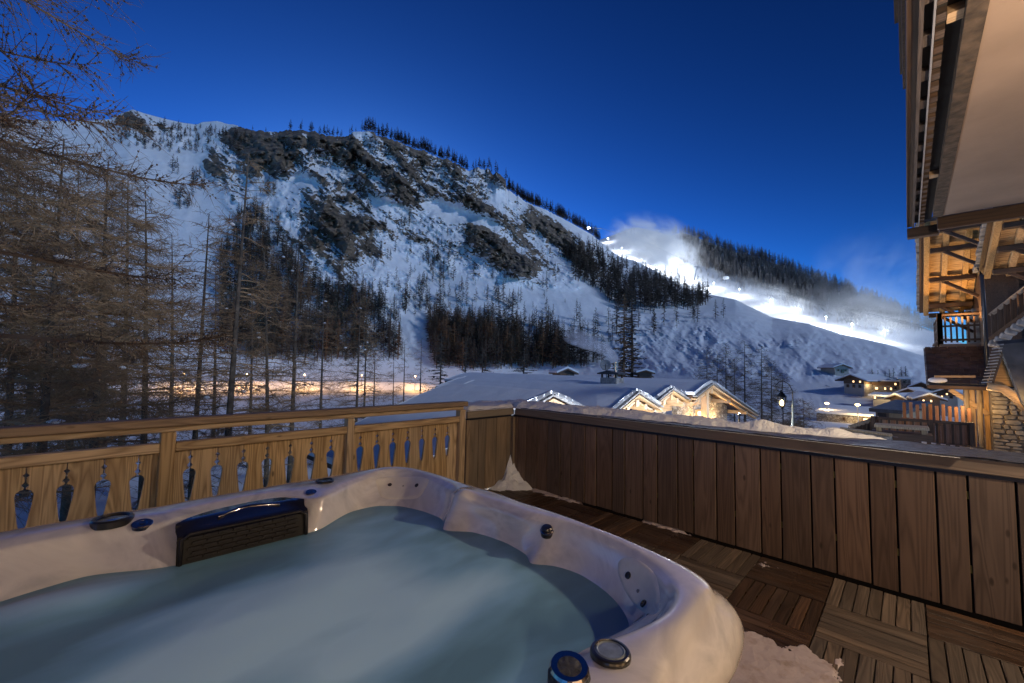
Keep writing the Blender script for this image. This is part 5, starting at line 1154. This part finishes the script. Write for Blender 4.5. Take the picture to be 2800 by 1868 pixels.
for k, (x, yt, D) in enumerate([(1933, 950, 48), (1961, 962, 52), (1985, 940, 50), (2008, 975, 55), (2036, 932, 46), (2082, 945, 45), (2109, 985, 50), (2140, 1020, 52), (2196, 1090, 40)]):
    near_tree(x, D, yt, x, 1.8, 60+k, 62, 9, ['leftmost bare larch above the right chalet roof', 'second bare larch above the right chalet roof', 'third bare larch above the right chalet roof', 'short bare larch between two taller ones above the right chalet', 'tall bare larch above the right chalet verge',
        'bare larch just left of the street lantern', 'leaning thin larch behind the street lantern', 'low bare larch right behind the lantern scroll', 'small bare larch right of the lantern post'][k], twigD, group=G4, cb=.1, tw=.5, rb=1.3)
# ------------------------------------------------------------------ road lamps across the valley
RL = [(500, 'road lamp half hidden by larches at the left end of the lit road'), (674, 'road lamp right of the tall pale larch trunk'), (832, 'road lamp behind the straight dark larch'), (988, 'road lamp beside the wide branched larch pair'), (1135, 'road lamp nearest the snowy chalet roof at the right end of the road')]
lampG = plain('road_lamp_glow', (1, .8, .5), .4, emit=(1, .62, .25), estr=14)
for x, lab in RL:
    b = PD(x, 1050, 198.5); z = float(zground(b[0], b[1])); t = thing('road_lamp', lab, 'street lamp', (b[0], b[1], z), 'lamps along the valley road'); B = Vector((b[0], b[1], z)); inw = Vector((-b[0], -b[1], 0)).normalized()
    MB().tube([B-Vector((0, 0, .5)), B+Vector((0, 0, 6.4)), B+Vector((0, 0, 6.8))+inw*.5, B+Vector((0, 0, 6.8))+inw*1.2], .07, 6).build('post', ironM, t)
    MB().lathe(B+Vector((0, 0, 6.65))+inw*1.3, [(.1, -.25), (.32, -.1), (.34, .05), (.1, .2)], 10).build('lamp_head', lampG, t)
    point('road_light', B+Vector((0, 0, 6.3))+inw*2.0, 6500, (1, .52, .17), .3, t)
# ------------------------------------------------------------------ village on the right
wallPl = plain('village_plaster', (.42, .38, .33), .9, noise=.12, nscale=.6); wallSt = stoneW; wallWd = wood('village_timber', (.06, .035, .02), (.16, .095, .06), 'Z', .7, .2, False)
winD = plain('dark_window', (.02, .02, .025), .2)
def vhouse(name, label, cx, yb_, D, wpx, hpx, depth, roofpx, rot=0.0, wall=wallPl, upper=None, wins=(), over=.7, gable=True, cat='house', group='village houses', snow=True, light=None):
    b = PD(cx, yb_, D); k = D*math.cos(math.atan((cx-1400)/F_PX))/F_PX if False else np.linalg.norm(np.array(PD(cx+1, yb_, D))-np.array(PD(cx, yb_, D)))
    a0 = math.atan2(b[1], b[0])-math.pi/2+rot; R = Matrix.Rotation(a0, 3, 'Z'); o = Vector(b); W, H_, RH = wpx*k, hpx*k, roofpx*k
    t = thing(name, label, cat, tuple(b), group)
    P = lambda x, y, z: o+R@Vector((x, y, z))
    MB().hexa([P(-W/2, 0, -6), P(W/2, 0, -6), P(W/2, depth, -6), P(-W/2, depth, -6), P(-W/2, 0, H_), P(W/2, 0, H_), P(W/2, depth, H_), P(-W/2, depth, H_)]).build('wall', wall, t)
    if upper: MB().hexa([P(-W/2-.05, -.05, H_*.5), P(W/2+.05, -.05, H_*.5), P(W/2+.05, depth, H_*.5), P(-W/2-.05, depth, H_*.5), P(-W/2-.05, -.05, H_-.02), P(W/2+.05, -.05, H_-.02), P(W/2+.05, depth, H_-.02), P(-W/2-.05, depth, H_-.02)]).build('upper_wall', upper, t)
    if gable:
        MB().prism([P(-W/2, 0, H_), P(W/2, 0, H_), P(0, 0, H_+RH)], R@Vector((0, depth, 0))).build('gable', upper or wall, t)
        for nm, dz, th, m_, ov in (('roof', 0.0, .22, wallWd, over), ('roof_snow', .22, .28, snowM, over*1.02)):
            q = MB(); sl = RH/(W/2)
            for s_ in (-1, 1):
                q.prism([P(0, -ov, H_+RH+dz), P(s_*(W/2+ov), -ov, H_-ov*sl+dz), P(s_*(W/2+ov), -ov, H_-ov*sl+dz+th), P(0, -ov, H_+RH+dz+th)], R@Vector((0, depth+2*ov, 0)))
            if nm == 'roof' or snow: q.build(nm, m_, t)
    else:
        MB().hexa([P(-W/2-over, -over, H_), P(W/2+over, -over, H_), P(W/2+over, depth, H_+RH), P(-W/2-over, depth, H_+RH), P(-W/2-over, -over, H_+.3), P(W/2+over, -over, H_+.3), P(W/2+over, depth, H_+RH+.3), P(-W/2-over, depth, H_+RH+.3)]).build('roof', snowM if snow else slateR, t)
    for (u, v, ww, wh, lit) in wins:
        f = MB().box(P(u*W, -.06, v*H_), (ww*k+.25, .12, wh*k+.25), R=R).build('window', wallWd, t); MB().box(P(u*W, -.13, v*H_), (ww*k, .05, wh*k), R=R).build('pane', glowM if lit else winD, f)
    if light: point('house_light', P(*light[:3]), light[3], (1, .72, .3), .15, t)
    return t
vhouse('barn', 'small white barn with a gabled snowy roof alone on the hillock', 2302, 1022, 170, 42, 22, 9, 9, .45, wallPl, None, [(-.25, .55, 3, 4, 0), (.05, .4, 6, 9, 0), (.28, .55, 3, 4, 0)], .8)
vhouse('chalet_house', 'big village chalet with timber gable and dark windows below the white barn', 2335, 1062, 140, 62, 32, 14, 13, -.5, wallPl, wallWd, [(-.3, .25, 5, 8, 0), (0, .25, 5, 8, 0), (.3, .25, 5, 8, 0), (0, .75, 5, 6, 1), (.33, .75, 5, 6, 1)], 1.4)
vhouse('long_house', 'long village house with flat snowy roof and lit yellow windows', 2425, 1068, 142, 95, 34, 12, 3, .05, wallSt, wallWd, [(-.3, .2, 8, 8, 1), (-.05, .2, 5, 8, 1), (.12, .2, 5, 8, 1), (.25, .72, 5, 7, 1), (.42, .72, 8, 8, 1), (.25, .3, 4, 6, 0), (.45, .3, 4, 6, 0)], .8, gable=False, light=(-3, -2, 1.5, 160))
vhouse('stone_house', 'grey stone house end with shallow roof beside the dark spruces', 2478, 1062, 138, 26, 34, 10, 5, .1, wallSt, None, [(-.2, .7, 4, 7, 0), (.2, .3, 4, 6, 0)], .6, gable=False)
vhouse('garage', 'low lit garage with yellow glowing eave in front of the long house', 2420, 1092, 118, 66, 10, 9, 6, -.1, wallPl, None, [(-.42, .5, 6, 9, 1)], .8, gable=False, light=(0, -2.2, 1.6, 420))
vhouse('small_chalet', 'small timber chalet gable glowing yellow beside the garage', 2452, 1098, 105, 36, 12, 8, 10, -.3, wallWd, None, [], .7, light=(0, -1.6, 1.2, 70))
vhouse('chalet_house', 'brown timber chalet with a low gable right of the garage', 2487, 1085, 125, 52, 14, 10, 13, -.2, wallWd, None, [(-.2, .5, 5, 6, 0), (.1, 1.1, 4, 6, 0)], 1.0)
vhouse('chalet_house', 'half hidden timber chalet gable just left of the dark slate pent roof', 2523, 1068, 135, 46, 16, 10, 12, -.2, wallWd, None, [(0, .6, 4, 5, 1)], 1.0)
vhouse('chalet_house', 'dark little chalet with one lit window left of the big chalet on the slope', 2262, 1075, 150, 34, 11, 8, 10, .25, wallWd, None, [(.15, .5, 5, 6, 1)], .8)
vhouse('chalet_house', 'timber chalet with two lit windows directly above the rusty pickets', 2540, 1102, 100, 60, 16, 9, 13, .15, wallWd, None, [(-.25, .5, 5, 7, 1), (.1, .5, 5, 7, 1)], .8, light=(0, -1.5, 1.0, 40))
vhouse('chalet_house', 'plaster chalet with a dark timber gable behind the picket fence top', 2590, 1090, 120, 56, 22, 9, 13, -.1, wallPl, wallWd, [(-.25, .3, 5, 7, 1), (.2, .3, 5, 7, 0), (0, .8, 5, 6, 1)], .8)
vhouse('parking_deck', 'wide flat snow covered parking deck with a low stone front wall', 2305, 1150, 80, 150, 20, 16, 5, -.12, wallSt, None, [(.02, .3, 3, 5, 0), (.42, .5, 16, 6, 1)], .3, gable=False, cat='building', light=(3.6, -1.5, .9, 220))
vhouse('shed', 'dark tin roofed shed with an open black doorway', 2430, 1150, 48, 74, 28, 7, 24, -.25, wood('shed_boards', (.20, .13, .07), (.36, .25, .15), 'Z', .7, .2, False), None, [(-.22, .62, 24, 17, 0)], .35, gable=False, snow=False, cat='shed')
for k, (x, yt) in enumerate([(2386, 1008), (2402, 1012), (2422, 1014), (2433, 1008), (2445, 1006), (2466, 1002), (2478, 1000)]):
    mid_tree(x, 1060, 150, yt, ['round topped spruce right of the big chalet chimney', 'pointed spruce second behind the long house', 'bushy low spruce above the long house roof', 'spruce left of the pointed one above the long house', 'pointed spruce in the middle above the long house', 'left one of two tall spruces by the stone house', 'right one of two tall spruces by the stone house'][k], 'spruces behind the village', rt.choice(protoS), 1.7, z=PD(x, 1072, 150)[2])
for x, y, D, lab in [(2261, 1104, 84, 'road lamp standing left on the snowy parking deck'), (2345, 1108, 78, 'white road lamp near the middle of the parking deck')]:
    b = Vector(PD(x, y, D)); t = thing('road_lamp', lab, 'street lamp', tuple(b-Vector((0, 0, 6))), 'village street lamps')
    MB().tube([b-Vector((0, 0, 6)), b], .06, 6).build('post', steelM, t); MB().lathe(b, [(.1, -.1), (.3, 0), (.3, .1), (.05, .22)], 8).build('lamp_head', lampG, t); point('village_light', b-Vector((0, 0, .5)), 500, (1, .68, .3), .2, t)
vhouse('hut', 'small dark timber hut at the wood edge behind the chimney smoke', 1550, 1040, 62, 42, 20, 4, 9, .3, wallWd, None, [(.25, .4, 14, 14, 0)], .5, cat='hut', group='huts behind the chalets'); vhouse('hut', 'low dark hut peeking over the roofs right of the tall larch pair', 1765, 1030, 75, 34, 10, 4, 5, .1, wallWd, None, [], .5, cat='hut', group='huts behind the chalets')
for k, (px_, py_, D) in enumerate([(2212, 1195, 36), (2170, 1160, 44), (2250, 1205, 32)]):
    b = PD(px_, py_, D); r = random.Random(400+k); S = []
    for i in range(260):
        v = np.array([r.gauss(0, 1), r.gauss(0, 1), abs(r.gauss(0, .7))]); v /= np.linalg.norm(v); l = r.uniform(.5, 1.3); p = np.array([r.uniform(-1.2, 1.2), r.uniform(-.6, .6), 0]); S.append((*p, *(p+v*l), .012, .004)); S.append((*(p+v*l*.5), *(p+v*l*.5+np.array([r.uniform(-.4, .4), r.uniform(-.4, .4), r.uniform(0, .5)])), .008, .003))
    V, Fq = prisms(S); o = np_mesh('bare_bush', V, Fq, twigD, None, smooth=False); o.location = (b[0], b[1], b[2]-.3)
    tag(o, ['dark bare bush right of the lantern post foot', 'low bare bush behind the lantern post', 'bare bush beside the log planter'][k], 'bush', 'bare bushes below the lantern')
# ------------------------------------------------------------------ floodlit ski run, lift, snow mist
def onB(x, y): h = bvhB.ray_cast(Vector(CAM), Vector(ray(x, y)).normalized()); return h[0]
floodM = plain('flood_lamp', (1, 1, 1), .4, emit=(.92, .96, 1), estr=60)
mastM = plain('galvanised_mast', (.18, .19, .2), .5, .5)
FL = [(1662, 668, 14), (1700, 694, 80), (1745, 716, 100), (1790, 735, 110), (1830, 753, 55), (1887, 776, 24), (1952, 796, 20), (2022, 815, 18), (2107, 850, 17), (2180, 874, 17), (2260, 897, 16), (2330, 918, 24), (2420, 938, 14)]
nmf = ['topmost', 'second', 'third', 'fourth', 'fifth', 'sixth', 'seventh', 'eighth', 'ninth', 'tenth', 'eleventh', 'twelfth', 'lowest']
for k, (x, y, p) in enumerate(FL):
    P = onB(x, y-4)
    if P is None: continue
    h = 8.0; t = thing('floodlight_mast', nmf[k]+' floodlight mast along the blazing white ski run', 'floodlight', tuple(P), 'floodlight masts along the ski run')
    inw = Vector((-P.x, -P.y, 0)).normalized(); sdw = Vector((inw.y, -inw.x, 0))
    MB().tube([P-Vector((0, 0, 1)), P+Vector((0, 0, h))], [.16, .10], 6).bar(P+Vector((0, 0, h))-sdw*.9, P+Vector((0, 0, h))+sdw*.9, .15, .15).build('mast', mastM, t)
    MB().box(P+Vector((0, 0, h+.1))+inw*.2, (1.6, 1.6, .5) if k == 0 else (.5, .5, .3)).build('lamp_head', floodM, t)
    point('flood', P+Vector((0, 0, h-.6))+inw*1.5, p*1400, (.88, .94, 1.0), .5, t)
def tubeline(name, pts, r, mat, parent): return MB().tube([Vector(p) for p in pts], r, 5).build(name, mat, parent)
lf_ = thing('cable_lift', 'thin lift cable sagging from the upper run down to the right edge', 'ski lift', tuple(PD(1905, 735, 470)))
cab = [PD(x, y, D) for x, y, D in [(1640, 622, 640), (1780, 668, 560), (1905, 727, 500), (1985, 752, 470), (2100, 787, 430), (2250, 826, 390), (2400, 863, 350), (2550, 898, 310)]]
tubeline('cable', cab, .10, plain('cable_steel', (.30, .31, .33), .5, .3), lf_); tubeline('cable', [np.array(p)+np.array([0, 0, -1.0]) for p in cab], .07, bpy.data.materials['cable_steel'], lf_)
pyl = thing('lift_pylon', 'leaning white lift pylon with cross arm right of the bright mist', 'pylon', tuple(PD(1899, 765, 500)))
a, b_ = PDv(1898, 768, 500), PDv(1906, 730, 500); whiteM = plain('white_steel', (.6, .62, .65), .5); MB().tube([a, b_], [.7, .45], 8).build('column', whiteM, pyl, smooth=True); MB().bar(PDv(1899, 728, 500), PDv(1914, 731, 500), .6, .6).build('cross_arm', whiteM, pyl)
gd = thing('gondola', 'white lit lift cabin hanging below the cable', 'gondola', tuple(PD(1985, 760, 468)))
c = PDv(1985, 760, 468); MB().lathe(c, [(.6, -1.3), (2.4, -1.2), (2.9, -.3), (2.9, .5), (2.2, 1.3), (.5, 1.5)], 14).build('cabin', plain('cabin_white', (.8, .82, .85), .4, emit=(.8, .9, 1), estr=.5), gd, smooth=True); MB().tube([c+Vector((0, 0, 1.4)), c+Vector((0, 0, 4.0))], .15, 5).build('hanger', mastM, gd)
g2_ = thing('lift_station', 'bright lift station frame on the crest at the top of the run', 'lift station', tuple(PD(1625, 645, 560)))
MB().tube([PDv(1626, 648, 560), PDv(1630, 622, 560)], .5, 6).bar(PDv(1612, 621, 560), PDv(1645, 626, 560), .7, .5).bar(PDv(1615, 628, 560), PDv(1640, 631, 560), .5, .4).build('frame', whiteM, g2_); MB().lathe(PDv(1610, 624, 562), [(.5, -1.2), (2.2, -.9), (2.4, .3), (1.6, 1.2)], 10).build('glowing_wheel', floodM, g2_)  # wheel is given the floodlight glow though it is no lamp
def mist(name, label, cx, cy, D, rx, ry, rz, dens, scale, rot=0, seed=0.0, lo=.42):
    c = PD(cx, cy, D); m = bpy.data.materials.new(name); m.use_nodes = True; nt = m.node_tree; nt.nodes.clear()
    tc = nd(nt, 'TexCoord'); ln_ = nd(nt, 'VectorMath', {0: tc.outputs['Object']}, operation='LENGTH').outputs['Value']
    fall = nd(nt, 'MapRange', {'Value': ln_, 1: 1.0, 2: .15, 3: 0.0, 4: 1.0}, interpolation_type='SMOOTHSTEP').outputs[0]
    n = nd(nt, 'TexNoise', {'Vector': nd(nt, 'Mapping', {'Vector': tc.outputs['Object'], 'Location': (seed, seed, 0), 'Scale': scale}).outputs[0], 'Scale': 1.0, 'Detail': 4.0, 'Distortion': .8})
    nn_ = nd(nt, 'MapRange', {'Value': n.outputs[0], 1: lo, 2: .78, 3: .0, 4: 1.0}).outputs[0]
    dn = mth(nt, 'MULTIPLY', mth(nt, 'MULTIPLY', fall, nn_), dens)
    v = nd(nt, 'VolumePrincipled', {'Density': dn, 'Color': (.95, .97, 1, 1), 'Anisotropy': .0}); nd(nt, 'OutputMaterial', {'Volume': v.outputs[0]})
    o = MB().lathe((0, 0, 0), [(max(1e-3, math.sin(a)), -math.cos(a)) for a in np.linspace(0.02, math.pi-.02, 13)], 24).build(name, m, None, smooth=True)
    az_ = math.atan2(c[1], c[0]); o.location = c; o.rotation_euler = (0, rot, az_-math.pi/2) if False else Euler((0, rot, az_-math.pi/2)); o.scale = (rx, ry, rz)
    tag(o, label, 'mist', kind='stuff'); return o
mist('snow_mist', 'bright snow gun mist glowing over the upper ski run', 1785, 690, 575, 78, 60, 52, .20, (2.8, 2.8, 3.2), .5, 3.0, .42)
mist('snow_mist', 'thin snow mist drifting over the middle of the ski run', 2080, 810, 470, 70, 40, 18, .06, (3, 2, 2), .35, 9.0)
mist('snow_mist', 'snow mist hanging over the lower ski run near the right chalet', 2390, 880, 385, 62, 40, 30, .035, (2.5, 2.5, 3), .3, 5.0, .36)
mist('grey_mist', 'faint grey mist before the dark forest under the bright run', 1800, 815, 440, 75, 25, 22, .012, (2, 2, 2), .4, 7.0, .25)
mist('snow_mist', 'wispy snow mist rising into the sky behind the right chalet balcony', 2420, 790, 395, 60, 40, 55, .020, (3.2, 3, 2.2), .5, 12.0, .44)
# chimney smoke
S_ = [PX(1691, 1004, 20.1), PX(1683, 985, 20.3), PX(1668, 965, 20.7), PX(1640, 948, 21.3), PX(1600, 932, 22.2), PX(1560, 915, 23.5)]
sm = bpy.data.materials.new('chimney_smoke'); sm.use_nodes = True; nt = sm.node_tree; nt.nodes.clear(); tc = nd(nt, 'TexCoord')
n = nd(nt, 'TexNoise', {'Vector': tc.outputs['Object'], 'Scale': 2.6, 'Detail': 4.0}); sep = nd(nt, 'SeparateXYZ', {0: tc.outputs['Generated']})
v = nd(nt, 'VolumePrincipled', {'Density': mth(nt, 'MULTIPLY', nd(nt, 'MapRange', {'Value': n.outputs[0], 1: .35, 2: .75, 3: 0.0, 4: 2.2}).outputs[0], nd(nt, 'MapRange', {'Value': sep.outputs['Z'], 1: 0.0, 2: 1.0, 3: 1.0, 4: .08}).outputs[0]), 'Color': (.95, .95, 1, 1)}); nd(nt, 'OutputMaterial', {'Volume': v.outputs[0]})
o = MB().tube([Vector(p) for p in S_], [.06, .16, .28, .42, .55, .65], 14).build('chimney_smoke', sm, None, smooth=True); tag(o, 'pale smoke drifting left from the steel flue', 'smoke', kind='stuff')
# planting the unused prototypes out of the way
for p in protoL+protoS:
    if p.name not in used_proto:
        for c_ in list(p.children): bpy.data.objects.remove(c_)
        bpy.data.objects.remove(p)
